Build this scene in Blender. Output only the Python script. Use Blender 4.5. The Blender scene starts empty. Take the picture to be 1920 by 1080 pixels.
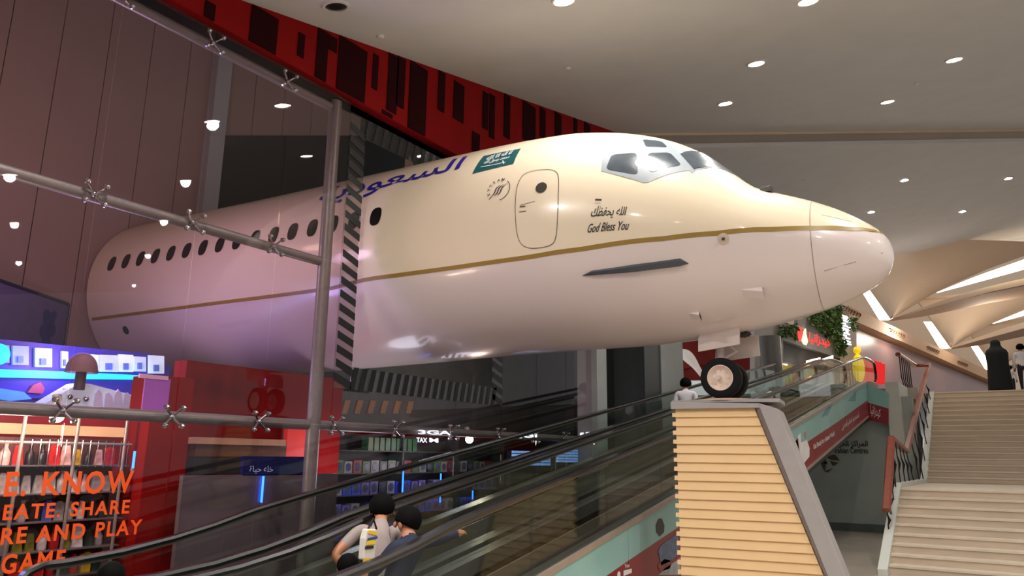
import bpy, bmesh, math, random
import numpy as np
from mathutils import Vector, Matrix
random.seed(7)
SC = bpy.context.scene
COL = SC.collection

# ---------------------------------------------------------------- camera
# world: X runs along the moving ramps (uphill), Y towards the glass shop front, Z up, main floor z = 0
FPX, PITCH, ROLL, HEAD, EYE = 1400.0, math.radians(12.8), math.radians(0.7), math.radians(34.0), 1.95
_fh = np.array([math.cos(HEAD), math.sin(HEAD), 0.0]); _rt = np.array([math.sin(HEAD), -math.cos(HEAD), 0.0]); _up = np.array([0, 0, 1.0])
FWD = _fh * math.cos(PITCH) + _up * math.sin(PITCH)
_cu = -_fh * math.sin(PITCH) + _up * math.cos(PITCH)
RGT = _rt * math.cos(ROLL) + _cu * math.sin(ROLL)
CUP = _cu * math.cos(ROLL) - _rt * math.sin(ROLL)
EYEP = np.array([0, 0, EYE])
cam = bpy.data.objects.new('camera', bpy.data.cameras.new('camera')); COL.objects.link(cam)
cam.data.sensor_width = 36.0; cam.data.lens = 36.0 * FPX / 1920.0; cam.data.clip_end = 300
cam.matrix_world = Matrix(((RGT[0], CUP[0], -FWD[0], 0), (RGT[1], CUP[1], -FWD[1], 0), (RGT[2], CUP[2], -FWD[2], EYE), (0, 0, 0, 1)))
SC.camera = cam

# ---------------------------------------------------------------- world, exposure
w = bpy.data.worlds.new('mall_ambient'); SC.world = w; w.use_nodes = True
w.node_tree.nodes['Background'].inputs[0].default_value = (0.95, 0.93, 0.93, 1)
w.node_tree.nodes['Background'].inputs[1].default_value = 0.45
SC.view_settings.view_transform = 'Standard'; SC.view_settings.look = 'None'
SC.view_settings.exposure = 0.22; SC.view_settings.gamma = 1.0; SC.view_settings.use_curve_mapping = False
SC.cycles.transparent_max_bounces = 96; SC.cycles.max_bounces = 8
SC.cycles.caustics_reflective = False; SC.cycles.caustics_refractive = False
SC.cycles.sample_clamp_indirect = 4.0

def lamp(kind, loc, power, col=(1, 1, 1), size=0.1, aim=None, spot=None, blend=0.6):
    l = bpy.data.lights.new('lamp_light', kind); l.energy = power; l.color = col
    if kind == 'SPOT':
        l.spot_size = math.radians(spot or 110); l.spot_blend = blend; l.shadow_soft_size = size
    elif kind == 'AREA':
        l.size = size
    else:
        l.shadow_soft_size = size
    o = bpy.data.objects.new('lamp_light', l); COL.objects.link(o); o.location = loc
    if aim is not None:
        d = Vector(aim) - Vector(loc); o.rotation_euler = d.to_track_quat('-Z', 'Y').to_euler()
    return o
# unseen lamps behind the glass: coloured shop light, then fill added for the shelves
lamp('POINT', (2.4, 10.6, 6.0), 40, (1.0, 0.66, 0.48), 0.3)
lamp('POINT', (4.2, 8.4, 4.6), 55, (0.80, 0.52, 0.80), 0.3)
lamp('POINT', (4.4, 9.0, 3.0), 60, (0.58, 0.42, 1.0), 0.3)
lamp('POINT', (2.6, 10.2, 3.0), 26, (0.35, 0.36, 1.0), 0.25)
lamp('POINT', (3.0, 7.2, 2.1), 34, (1.0, 0.78, 0.62), 0.15)
lamp('POINT', (7.6, 7.6, 1.75), 28, (0.85, 0.85, 1.0), 0.4)
lamp('POINT', (9.8, 7.7, 1.9), 24, (0.9, 0.88, 0.95), 0.4)

# ---------------------------------------------------------------- helpers
def lin(c):
    return tuple(((v / 255.0) / 12.92 if v / 255.0 <= 0.04045 else ((v / 255.0 + 0.055) / 1.055) ** 2.4) for v in c)
MATS = {}
def M(name, col=(128, 128, 128), rough=0.5, metal=0.0, emit=0.0, noise=0.06, scale=6.0, spec=0.5, coat=0.0, bump=0.0, ecol=None, col2=None, stretch=None):
    """procedural principled material: base colour with a soft noise variation"""
    if name in MATS: return MATS[name]
    m = bpy.data.materials.new(name); m.use_nodes = True; nt = m.node_tree; b = nt.nodes['Principled BSDF']
    c = lin(col); tc = nt.nodes.new('ShaderNodeTexCoord'); nz = nt.nodes.new('ShaderNodeTexNoise'); nz.inputs['Scale'].default_value = scale; nz.inputs['Detail'].default_value = 4
    src = tc.outputs['Object']
    if stretch:
        mp = nt.nodes.new('ShaderNodeMapping'); mp.inputs['Scale'].default_value = stretch; nt.links.new(src, mp.inputs[0]); src = mp.outputs[0]
    nt.links.new(src, nz.inputs['Vector'])
    rp = nt.nodes.new('ShaderNodeValToRGB'); c2 = lin(col2) if col2 else tuple(v * (1 + noise) for v in c)
    rp.color_ramp.elements[0].position = 0.3; rp.color_ramp.elements[1].position = 0.7
    rp.color_ramp.elements[0].color = (*(v * (1 - noise) for v in c), 1); rp.color_ramp.elements[1].color = (*c2, 1)
    nt.links.new(nz.outputs['Fac'], rp.inputs[0]); nt.links.new(rp.outputs[0], b.inputs['Base Color'])
    b.inputs['Roughness'].default_value = rough; b.inputs['Metallic'].default_value = metal
    b.inputs['Specular IOR Level'].default_value = spec; b.inputs['Coat Weight'].default_value = coat; b.inputs['Coat Roughness'].default_value = 0.08
    if bump:
        bp = nt.nodes.new('ShaderNodeBump'); bp.inputs['Strength'].default_value = bump; nt.links.new(nz.outputs['Fac'], bp.inputs['Height']); nt.links.new(bp.outputs[0], b.inputs['Normal'])
    if emit:
        b.inputs['Emission Strength'].default_value = emit; b.inputs['Emission Color'].default_value = (*lin(ecol or col), 1)
    MATS[name] = m; return m
def glass(name, tint, refl, rough=0.01):
    if name in MATS: return MATS[name]
    m = bpy.data.materials.new(name); m.use_nodes = True; nt = m.node_tree; nt.nodes.clear()
    out = nt.nodes.new('ShaderNodeOutputMaterial'); mx = nt.nodes.new('ShaderNodeMixShader'); t = nt.nodes.new('ShaderNodeBsdfTransparent'); g = nt.nodes.new('ShaderNodeBsdfGlossy')
    t.inputs[0].default_value = (*tint, 1); g.inputs['Roughness'].default_value = rough; g.inputs['Color'].default_value = (1, 1, 1, 1)
    lw = nt.nodes.new('ShaderNodeLayerWeight'); fr = nt.nodes.new('ShaderNodeMath'); fr.operation = 'POWER'; fr.inputs[1].default_value = 5.0; nt.links.new(lw.outputs['Facing'], fr.inputs[0])
    mu_ = nt.nodes.new('ShaderNodeMath'); mu_.operation = 'MULTIPLY'; mu_.inputs[1].default_value = 0.6; nt.links.new(fr.outputs[0], mu_.inputs[0]); fr = mu_
    ma = nt.nodes.new('ShaderNodeMath'); ma.operation = 'ADD'; ma.use_clamp = True; ma.inputs[1].default_value = refl
    nt.links.new(fr.outputs[0], ma.inputs[0]); nt.links.new(ma.outputs[0], mx.inputs[0]); nt.links.new(t.outputs[0], mx.inputs[1]); nt.links.new(g.outputs[0], mx.inputs[2]); nt.links.new(mx.outputs[0], out.inputs[0])
    MATS[name] = m; return m

def nrm(v):
    v = np.asarray(v, float); return v / (np.linalg.norm(v) + 1e-12)
class MB:
    """collects shapes, builds ONE mesh object"""
    def __init__(s): s.v = []; s.f = []; s.mi = []; s.cur = 0
    def add(s, vs, fs):
        b = len(s.v); s.v += [tuple(map(float, q)) for q in vs]
        for f in fs: s.f.append(tuple(i + b for i in f)); s.mi.append(s.cur)
        return s
    def box(s, a, b):
        (x0, y0, z0), (x1, y1, z1) = a, b
        return s.add([(x0, y0, z0), (x1, y0, z0), (x1, y1, z0), (x0, y1, z0), (x0, y0, z1), (x1, y0, z1), (x1, y1, z1), (x0, y1, z1)],
                     [(0, 3, 2, 1), (4, 5, 6, 7), (0, 1, 5, 4), (1, 2, 6, 5), (2, 3, 7, 6), (3, 0, 4, 7)])
    def hexa(s, q, r):
        """two corresponding polygons q and r closed into a solid"""
        n = len(q)
        return s.add(list(q) + list(r), [tuple(range(n - 1, -1, -1)), tuple(range(n, 2 * n))] + [(i, (i + 1) % n, n + (i + 1) % n, n + i) for i in range(n)])
    def prism(s, poly, d):
        d = np.asarray(d, float); return s.hexa([np.asarray(p, float) for p in poly], [np.asarray(p, float) + d for p in poly])
    def tube(s, pts, r, n=8, closed=False, caps=True):
        pts = [np.asarray(p, float) for p in pts]; k = len(pts); rr = r if hasattr(r, '__len__') else [r] * k
        ref = np.array([0, 0, 1.0]); base = len(s.v); vs = []; prev = None
        for i, p in enumerate(pts):
            a = pts[(i - 1) % k] if (closed or i > 0) else p; b = pts[(i + 1) % k] if (closed or i < k - 1) else p
            t = nrm(b - a)
            if prev is None:
                rf = ref if abs(t @ ref) < 0.95 else np.array([1.0, 0, 0]); u = nrm(np.cross(t, rf))
            else:
                u = nrm(prev - t * (prev @ t))
            prev = u; v = np.cross(t, u)
            for j in range(n):
                an = 2 * math.pi * j / n; vs.append(p + rr[i] * (u * math.cos(an) + v * math.sin(an)))
        fs = []
        for i in range(k if closed else k - 1):
            for j in range(n):
                fs.append((i * n + j, i * n + (j + 1) % n, ((i + 1) % k) * n + (j + 1) % n, ((i + 1) % k) * n + j))
        if caps and not closed: fs += [tuple(range(n - 1, -1, -1)), tuple((k - 1) * n + j for j in range(n))]
        return s.add(vs, fs)
    def strip(s, pts, prof, up=(0, 0, 1)):
        """sweep a closed 2d profile [(side, up)] along a path keeping it upright"""
        pts = [np.asarray(p, float) for p in pts]; k = len(pts); n = len(prof); vs = []
        for i, p in enumerate(pts):
            t = nrm(pts[min(i + 1, k - 1)] - pts[max(i - 1, 0)]); sd = nrm(np.cross(t, np.array(up, float))); uu = np.cross(sd, t)
            vs += [p + sd * a + uu * b for a, b in prof]
        fs = [(i * n + j, i * n + (j + 1) % n, (i + 1) * n + (j + 1) % n, (i + 1) * n + j) for i in range(k - 1) for j in range(n)]
        fs += [tuple(range(n - 1, -1, -1)), tuple((k - 1) * n + j for j in range(n))]
        return s.add(vs, fs)
    def lathe(s, prof, c=(0, 0, 0), ax=(0, 0, 1), n=24, caps=True):
        c = np.asarray(c, float); ax = nrm(ax); rf = np.array([0, 0, 1.0]) if abs(ax[2]) < 0.9 else np.array([1.0, 0, 0])
        u = nrm(np.cross(ax, rf)); v = np.cross(ax, u); vs = []
        for r, h in prof:
            for j in range(n):
                a = 2 * math.pi * j / n; vs.append(c + ax * h + r * (u * math.cos(a) + v * math.sin(a)))
        k = len(prof); fs = [(i * n + j, i * n + (j + 1) % n, (i + 1) * n + (j + 1) % n, (i + 1) * n + j) for i in range(k - 1) for j in range(n)]
        if caps and prof[0][0] > 1e-6: fs.append(tuple(range(n - 1, -1, -1)))
        if caps and prof[-1][0] > 1e-6: fs.append(tuple((k - 1) * n + j for j in range(n)))
        return s.add(vs, fs)
    def ball(s, c, r, n=12, m=8, sc=(1, 1, 1)):
        vs = []; fs = []
        for i in range(m + 1):
            t = math.pi * i / m
            for j in range(n):
                a = 2 * math.pi * j / n; vs.append((c[0] + sc[0] * r * math.sin(t) * math.cos(a), c[1] + sc[1] * r * math.sin(t) * math.sin(a), c[2] + sc[2] * r * math.cos(t)))
        fs = [(i * n + j, (i + 1) * n + j, (i + 1) * n + (j + 1) % n, i * n + (j + 1) % n) for i in range(m) for j in range(n)]
        return s.add(vs, fs)
    def build(s, name, mat, parent=None, smooth=False, bevel=0, kind=None, label=None, origin=None):
        me = bpy.data.meshes.new(name); me.from_pydata(s.v, [], s.f)
        ms = mat if isinstance(mat, (list, tuple)) else [mat]
        for q in ms: me.materials.append(q)
        if len(ms) > 1: me.polygons.foreach_set('material_index', s.mi)
        bm = bmesh.new(); bm.from_mesh(me); bmesh.ops.remove_doubles(bm, verts=bm.verts, dist=1e-5); bmesh.ops.recalc_face_normals(bm, faces=bm.faces); bm.to_mesh(me); bm.free()
        if smooth:
            me.polygons.foreach_set('use_smooth', [True] * len(me.polygons))
            if smooth == 'auto':
                me.set_sharp_from_angle(angle=math.radians(35))
        o = bpy.data.objects.new(name, me); COL.objects.link(o)
        if parent is not None: o.parent = parent
        if bevel:
            md = o.modifiers.new('bevel', 'BEVEL'); md.width = bevel; md.segments = 2; md.limit_method = 'ANGLE'
        if kind: o['kind'] = kind
        if label: o['label'] = label
        return o
def tag(o, label, cat, group=None):
    o['label'] = label; o['category'] = cat
    if group: o['group'] = group
    return o
def thing(name, label, cat, group=None, loc=None):
    o = bpy.data.objects.new(name, None); COL.objects.link(o); o.empty_display_size = 0.2
    return tag(o, label, cat, group)
def copy_tree(o, parent=None, off=None):
    c = o.copy(); COL.objects.link(c); c.parent = parent
    if off is not None: c.location = Vector(c.location) + Vector(off)
    for ch in [q for q in COL.objects if q.parent is o]: copy_tree(ch, c)
    return c
def proj(p):
    d = np.asarray(p, float) - EYEP; z = d @ FWD
    return np.array([960 + FPX * (d @ RGT) / z, 540 - FPX * (d @ CUP) / z])
def ray(px, py): return FWD + RGT * (px - 960) / FPX + CUP * (540 - py) / FPX
def at(px, py, axis, val):
    d = ray(px, py); return EYEP + d * ((val - EYEP[axis]) / d[axis])
def atd(px, py, depth):
    """point at a horizontal distance ahead of the photographer"""
    d = ray(px, py); return EYEP + d * (depth / (d @ _fh))

# arabic letter shaping
_AR = {'ا': 0xFE8D, 'أ': 0xFE83, 'ب': 0xFE8F, 'ة': 0xFE93, 'ت': 0xFE95, 'ج': 0xFE9D, 'ح': 0xFEA1, 'خ': 0xFEA5, 'د': 0xFEA9, 'ر': 0xFEAD, 'ز': 0xFEAF, 'س': 0xFEB1, 'ض': 0xFEBD, 'ظ': 0xFEC5,
       'ع': 0xFEC9, 'ف': 0xFED1, 'ك': 0xFED9, 'ل': 0xFEDD, 'م': 0xFEE1, 'ن': 0xFEE5, 'ه': 0xFEE9, 'و': 0xFEED, 'ي': 0xFEF1}
_NOJ = set('اأةدرزو')
def arab(t):
    out = []
    for i, c in enumerate(t):
        if c not in _AR: out.append(c); continue
        pv = i > 0 and t[i - 1] in _AR and t[i - 1] not in _NOJ
        nx = i < len(t) - 1 and t[i + 1] in _AR and c not in _NOJ
        k = (3 if nx else 1) if pv else (2 if nx else 0)
        out.append(chr(_AR[c] + k))
    return ''.join(reversed(out))
_TXT = {}
def text2d(body, spacing=1.0, shear=0.0, cut=0.0):
    """flat lettering as (verts 0..1 x 0..1, faces, aspect)"""
    key = (body, spacing, shear, cut)
    if key in _TXT: return _TXT[key]
    c = bpy.data.curves.new('t', 'FONT'); c.body = body; c.space_character = spacing; c.shear = shear; c.resolution_u = 3; c.offset = cut
    o = bpy.data.objects.new('t', c); COL.objects.link(o)
    dg = bpy.context.evaluated_depsgraph_get(); me = bpy.data.meshes.new_from_object(o.evaluated_get(dg))
    v = np.array([tuple(q.co) for q in me.vertices])[:, :2]; f = [tuple(p.vertices) for p in me.polygons]
    bpy.data.objects.remove(o); bpy.data.curves.remove(c); bpy.data.meshes.remove(me)
    lo, hi = v.min(0), v.max(0); asp = (hi[0] - lo[0]) / (hi[1] - lo[1])
    _TXT[key] = ((v - lo) / (hi - lo), f, asp); return _TXT[key]
def text_quad(body, c00, c10, c01, c11, off=(0, 0, 0), mb=None, **kw):
    """lettering laid on the flat quad lower-left, lower-right, upper-left, upper-right; thin slab"""
    v, f, a = text2d(body, **kw); mb = mb or MB()
    c00, c10, c01, c11 = [np.asarray(q, float) for q in (c00, c10, c01, c11)]; off = np.asarray(off, float)
    pts = [(1 - x) * (1 - y) * c00 + x * (1 - y) * c10 + (1 - x) * y * c01 + x * y * c11 for x, y in v]
    mb.add([p + off for p in pts], f)
    return mb
def finish_struct(o, **kw):
    o['kind'] = 'structure'; return o

# ================================================================ the setting
K = 0.70                      # the aircraft is a reduced replica
YF = 9.45 * K                 # glass shop front plane
YB = 12.45                    # back wall of the shop
ZU = 4.2                      # upper floor
m_ceil = M('ceiling_paint', (206, 207, 208), 0.75, noise=0.03, scale=1.5)
m_beige = M('vault_plaster', (222, 196, 170), 0.8, noise=0.02, scale=1.0)
m_steel = M('brushed_steel', (138, 136, 130), 0.4, 0.35, noise=0.08, scale=20)
m_chrome = M('polished_steel', (200, 200, 200), 0.12, 1.0, noise=0.02)
m_black = M('black_film', (8, 10, 12), 0.5, noise=0.1)
m_red = M('red_wall', (132, 8, 8), 0.8, spec=.15, noise=0.08, scale=2)
m_redk = M('dark_red_strip', (40, 4, 8), 0.9, spec=.1, noise=0.1)
m_dark = M('dark_recess', (34, 34, 32), 0.8, noise=0.1)
m_floor = M('floor_stone', (176, 164, 150), 0.25, noise=0.12, scale=0.8)
m_grey = M('grey_plaster', (168, 168, 164), 0.7, noise=0.04, scale=2)

finish_struct(MB().box((-8, -26, -0.2), (60, YB + 0.3, 0)).build('floor', m_floor))
def zc(x): return 6.794 + 0.219 * (max(x, 1.5) - 4.32)
BA, BB = np.array([14.955, 5.788, 0]), np.array([24.263, -1.019, 0]); BD = (BB - BA)
def beam(y): t = (y - BA[1]) / BD[1]; return BA + BD * t
p1, p2 = beam(YF), beam(-26.0)
mb = MB()
def cp(x, y, dz=0): return (x, y, zc(x) + dz)
for poly in ([(-8, -26), (1.5, -26), (1.5, YF), (-8, YF)], [(1.5, -26), (p2[0], -26), (p1[0], YF), (1.5, YF)]):
    mb.hexa([cp(x, y) for x, y in poly], [cp(x, y, 0.2) for x, y in poly])
finish_struct(mb.build('ceiling', m_ceil))
# cross beam and the lower flat ceiling behind it
DROP = 0.27
q1, q2 = beam(YF + 2.5), beam(-14.0)
h2 = np.array([math.cos(HEAD), math.sin(HEAD), 0])
def bz(p): return 6.794 + 0.219 * (p[0] - 4.32)
def P3(p, z): return np.array([p[0], p[1], z])
finish_struct(MB().hexa([P3(q1, bz(q1) - DROP), P3(q2, bz(q2) - DROP), P3(q2, bz(q2) + .2), P3(q1, bz(q1) + .2)],
                        [P3(q1 + h2 * .5, bz(q1) - DROP), P3(q2 + h2 * .5, bz(q2) - DROP), P3(q2 + h2 * .5, bz(q2) + .2), P3(q1 + h2 * .5, bz(q1) + .2)]).build('trim_1', m_beige))
finish_struct(MB().hexa([P3(q1 - h2 * .03, bz(q1) - DROP - .1), P3(q2 - h2 * .03, bz(q2) - DROP - .1), P3(q2 - h2 * .03, bz(q2) - DROP), P3(q1 - h2 * .03, bz(q1) - DROP)],
                        [P3(q1 + h2 * .5, bz(q1) - DROP - .1), P3(q2 + h2 * .5, bz(q2) - DROP - .1), P3(q2 + h2 * .5, bz(q2) - DROP), P3(q1 + h2 * .5, bz(q1) - DROP)]).build('trim_2', m_ceil))
# second ceiling plane: contains the beam's foot and runs level ahead
_n2 = np.cross(np.append((q2 - q1)[:2], bz(q2) - bz(q1)), h2); _p0 = P3(q1, bz(q1) - DROP + .02)
def ceil2(px, py):
    d = ray(px, py); t = ((_p0 - EYEP) @ _n2) / (d @ _n2); return EYEP + d * t
def ceil1(px, py):
    d = ray(px, py); t = (6.794 - 0.219 * 4.32 - EYE) / (d[2] - 0.219 * d[0]); return EYEP + d * t
e1, e2 = ceil2(1675, 476), ceil2(1920, 458)
ed = e2 - e1; f1, f2 = e1 - ed * 2.4, e2 + ed * 1.5
finish_struct(MB().hexa([_p0, P3(q2, bz(q2) - DROP + .02), f2, f1], [_p0 + (0, 0, .2), P3(q2, bz(q2) - DROP + .22), f2 + (0, 0, .2), f1 + (0, 0, .2)]).build('ceiling_far', m_ceil))

# red patterned fascia above the shop front
mb = MB(); X0, X1 = 0.8, p1[0]
mb.hexa([(X0, YF - .05, 6.37), (1.5, YF - .05, 6.37), (X1, YF - .05, 6.37), (X1, YF - .05, zc(X1)), (1.5, YF - .05, zc(1.5)), (X0, YF - .05, zc(X0))],
        [(X0, YF + .1, 6.37), (1.5, YF + .1, 6.37), (X1, YF + .1, 6.37), (X1, YF + .1, zc(X1)), (1.5, YF + .1, zc(1.5)), (X0, YF + .1, zc(X0))])
fascia = finish_struct(mb.build('wall_fascia', m_red))
rng = random.Random(3)
strips = [(472, 515, 10, 112), (430, 471, 50, 96), (595, 609, 70, 165), (636, 681, 70, 215), (729, 742, 105, 215), (745, 756, 110, 205), (766, 796, 185, 262), (822, 832, 140, 212),
          (851, 868, 150, 232), (716, 733, 205, 262), (905, 914, 170, 245), (918, 926, 175, 262), (945, 955, 180, 262), (980, 1003, 190, 275), (1012, 1022, 200, 262), (885, 898, 245, 290), (1040, 1052, 205, 262), (1075, 1082, 215, 262),
          (1095, 1106, 222, 262), (340, 352, 0, 30), (385, 400, 0, 46), (560, 568, 60, 110), (618, 630, 66, 100), (700, 706, 100, 170)]
for a, b, t, u in strips:
    A, B = at(a, t, 1, YF - .05), at(b, u, 1, YF - .05)
    if b - a > 9 and t < u - 60 and rng.random() < .75: A[2] = 99
    top = min(A[2], zc(A[0]) - .005); bot = max(B[2], 6.38)
    if top - bot > .05: MB().box((A[0], YF - .062, bot), (B[0], YF - .05, top)).build('dark_strip', m_redk, fascia)

# ---- shop interior shell
m_panel = M('wall_panel', (158, 130, 118), 0.6, noise=0.03, scale=0.7)
wb = finish_struct(MB().box((0.5, YB, 0), (16, YB + .2, 12)).build('wall_back', m_dark))
mb = MB().box((0, YB - .03, 0.0), (.735, YB, 11.9)); src = None
for i in range(13):
    x = 2.05 + .75 * i
    if src is None:
        src = mb.build('panel', m_panel, wb); src.location.x = x
    else:
        c = src.copy(); COL.objects.link(c); c.parent = wb; c.location.x = x
d0, d1 = at(411, 255, 1, YB - .05), at(700, 255, 1, YB - .05)
MB().prism([(d0[0], YB - .1, 5.7), (d1[0], YB - .1, 5.7), (d1[0], YB - .1, d1[2]), (d0[0], YB - .1, d0[2])], (0, .06, 0)).build('dark_opening', m_dark, wb)
d2 = at(386, 255, 1, YB - .1)
MB().box((d2[0], YB - .25, 6.0), (d0[0], YB - .03, 11.9)).build('pilaster', m_grey, wb)
finish_struct(MB().box((0.5, YF + .1, 12), (16, YB + .2, 12.2)).build('ceiling_shop', m_dark))
finish_struct(MB().box((1.15, YF + .02, 0), (1.3, YB, 12)).build('wall_shop', m_panel))
# mezzanine of dull grey boarding behind the lower part of the aircraft
m_mezz = M('mezzanine_grey', (96, 98, 94), 0.6, noise=0.12, scale=3)
mezz = finish_struct(MB().box((6.4, 9.3, 2.42), (9.4, 9.5, 3.0)).box((9.4, 9.3, 2.42), (18, 9.5, 6.5)).build('wall_mezzanine', m_mezz))
for i in range(6):
    a = at(640 + i * 24, 772, 1, 9.28); b = at(650 + i * 24, 772, 1, 9.28)
    MB().prism([(a[0], 9.3, a[2] - .03), (b[0], 9.3, a[2] - .03), (b[0] + .07, 9.3, a[2] + .2), (a[0] + .07, 9.3, a[2] + .2)], (0, -.03, 0)).build('tan_slat', M('tan_slat', (170, 130, 90), .6), mezz)
finish_struct(MB().box((6.2, 9.6, 0), (18, 9.8, 2.42)).build('wall_shop_rear', M('shop_rear', (70, 58, 54), .7)))
finish_struct(MB().box((6.2, 9.2, 1.9), (18, 9.6, 2.42)).build('trim_3', m_red))

# ---- glass shop front: panes, tubes, spider fittings, tape
m_fg = glass('shopfront_glass', (0.86, 0.81, 0.83), 0.022)
m_fband = glass('tape_band_glass', (0.74, 0.72, 0.72), 0.05)
win = finish_struct(MB().tube([(5.93, YF + .1, 0), (5.93, YF + .1, 6.3)], 0.078, 16).build('window_1', m_steel, smooth='auto'))
PX = [3.16 + .989 * i for i in range(-2, 3)]; ZR = [0.0, 2.29, 4.21, 6.36]
def pane(x0, x1, z0, z1, mat=None):
    return MB().box((x0 + .006, YF - .006, z0 + .006), (x1 - .006, YF + .006, z1 - .006)).build('pane', mat or m_fg, win)
for i in range(len(PX) - 1):
    for j in range(3): pane(PX[i], PX[i + 1], ZR[j], ZR[j + 1])
for j in range(3): pane(PX[-1], 6.10, ZR[j], ZR[j + 1])
OX0, OX1, OZ0, OZ1 = 6.10, 9.56, 2.72, 6.21
xs = [6.10, 7.25, 8.4, 9.56]
for i in range(3):
    pane(xs[i], xs[i + 1], 0, 2.29); pane(xs[i], xs[i + 1], 2.29, OZ0)
for i in range(3):
    x = 9.56 + i * 1.0
    for j in range(3): pane(x, x + 1.0, ZR[j], ZR[j + 1])
# taped band round the opening
BW = 0.27
band = MB()
band.box((OX0, YF - .006, OZ0), (OX0 + BW, YF + .006, OZ1)); band.build('tape_band', m_fband, win)
MB().box((OX1 - BW, YF - .006, OZ0), (OX1, YF + .006, OZ1)).build('tape_band', m_fband, win)
MB().box((OX0 + BW, YF - .006, OZ0), (OX1 - BW, YF + .006, OZ0 + BW)).build('tape_band', m_fband, win)
MB().box((OX0 + BW, YF - .006, OZ1 - BW), (OX1 - BW, YF + .006, OZ1)).build('tape_band', m_fband, win)
n = 20; st = (OZ1 - OZ0 - .15) / n
for x in (OX0 + .0, OX1 - BW):
    src = None
    for i in range(n):
        z = OZ0 + .09 + st * i
        MB().prism([(x + .01, YF - .012, z), (x + BW, YF - .012, z - .09), (x + BW, YF - .012, z), (x + .01, YF - .012, z + .09)], (0, .004, 0)).build('black_stripe', m_black, win)
n = 19; sx = (OX1 - OX0 - 2 * BW) / n
for z in (OZ0, OZ1 - BW):
    for i in range(n + 1):
        x = OX0 + BW + sx * i - .02
        MB().prism([(x, YF - .012, z), (x + sx * .5, YF - .012, z), (x + sx * .5 + .06, YF - .012, z + BW), (x + .06, YF - .012, z + BW)], (0, .004, 0)).build('black_stripe', m_black, win)
for z, xa, xb in ((2.29, 1.2, 12.5), (4.21, 1.2, 5.9), (6.21, 1.2, 5.9)):
    MB().tube([(xa, YF + .12, z), (xb, YF + .12, z)], .055, 12).build('steel_tube', m_steel, win, smooth='auto')
def spider(x, z):
    mb = MB(); c = (x, YF + .05, z); mb.ball(c, .03, 8, 6)
    for sx_, sz_ in ((-1, -1), (-1, 1), (1, -1), (1, 1)):
        e = (x + sx_ * .085, YF + .02, z + sz_ * .085); mb.tube([c, e], .011, 6); mb.lathe([(0.026, 0), (.026, .02)], e, (0, -1, 0), 10); mb.ball((e[0], YF - .012, e[2]), .02, 8, 6)
    return mb.build('spider_fitting', m_chrome, win, smooth='auto')
for x in PX[1:] + [6.20, 7.25, 8.4, 9.56, 10.56, 11.56]:
    for z in (2.29, 4.21, 6.21):
        if z > 2.5 and x > 5.9: continue
        spider(x, z)
# big orange letters stuck on the inside of the glass
m_or = M('orange_vinyl', (214, 74, 12), .5, emit=0.12)  # faint glow set into the vinyl in place of light on it
for body, a, b, t, u in (('E. KNOW', 6, 246, 884, 932), ('EATE. SHARE', 4, 240, 946, 976), ('RE AND PLAY', 0, 262, 990, 1022), ('GAME', 0, 118, 1040, 1078)):
    mb = MB(); A = at(a, u, 1, YF - .015); B = at(b, u, 1, YF - .015); h = abs(at(a, t, 1, YF)[2] - A[2]); z0 = (A[2] + B[2]) / 2
    text_quad(body, (A[0], YF - .015, A[2]), (B[0], YF - .015, A[2]), (A[0], YF - .015, A[2] + h), (B[0], YF - .015, A[2] + h), mb=mb, spacing=1.2, cut=.025)
    mb.build('lettering', m_or, win, label='orange capital letters stuck on the glass')

# ---- piers at the end of the shop front and beyond
m_pier = M('pier_grey', (150, 152, 150), .6, noise=.05, scale=3); m_pierd = M('pier_dark', (52, 56, 58), .5, noise=.1)
A, B = at(1117, 660, 1, YF - .1), at(1135, 660, 1, YF - .1)
finish_struct(MB().box((A[0], YF - .12, 0), (B[0], YF + .3, 6.3)).build('wall_pier', m_pier))
A2, B2 = at(1206, 660, 1, YF - .1), at(1236, 660, 1, YF - .1); C2 = at(1277, 660, 1, YF - .1)
finish_struct(MB().box((A2[0], YF - .12, 0), (B2[0], YF + 3, 7.3)).build('wall_pier_dark', m_pierd))
finish_struct(MB().box((B2[0], YF - .14, 0), (C2[0], YF + 3, 7.3)).build('wall_pier_light', m_pier))
finish_struct(MB().box((B[0], YF + .6, 0), (A2[0], YF + .8, 7.3)).build('wall_dark_gap', M('gap_black', (14, 16, 16), .6)))

# ---- upper floor, text wall, stair side wall
m_wallg = M('under_wall', (158, 166, 160), .5, noise=.05, scale=1.2)
m_pale = M('pale_wall', (206, 208, 200), .7, noise=.03, scale=2)
XT = 24.2
yc_ = at(1666, 790, 0, XT - .25)[1]
wt = finish_struct(MB().box((XT, 2.5, 0), (XT + .2, 6.3, ZU - .4)).build('wall_text', m_wallg))
finish_struct(MB().box((XT - .25, 2.78, 0), (28.4, yc_, ZU)).build('wall_stair', m_pale))
finish_struct(MB().box((XT - .03, yc_, 0), (XT, 6.3, .22)).build('baseboard_text', M('base_dark', (84, 94, 90), .5)))
mb = MB().box((26.0, 2.5, ZU - .35), (70, 30, ZU)); mb.box((28.4, -12, ZU - .35), (70, 2.5, ZU))
finish_struct(mb.build('floor_upper', M('upper_floor_stone', (176, 168, 156), .3, noise=.08)))
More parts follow.
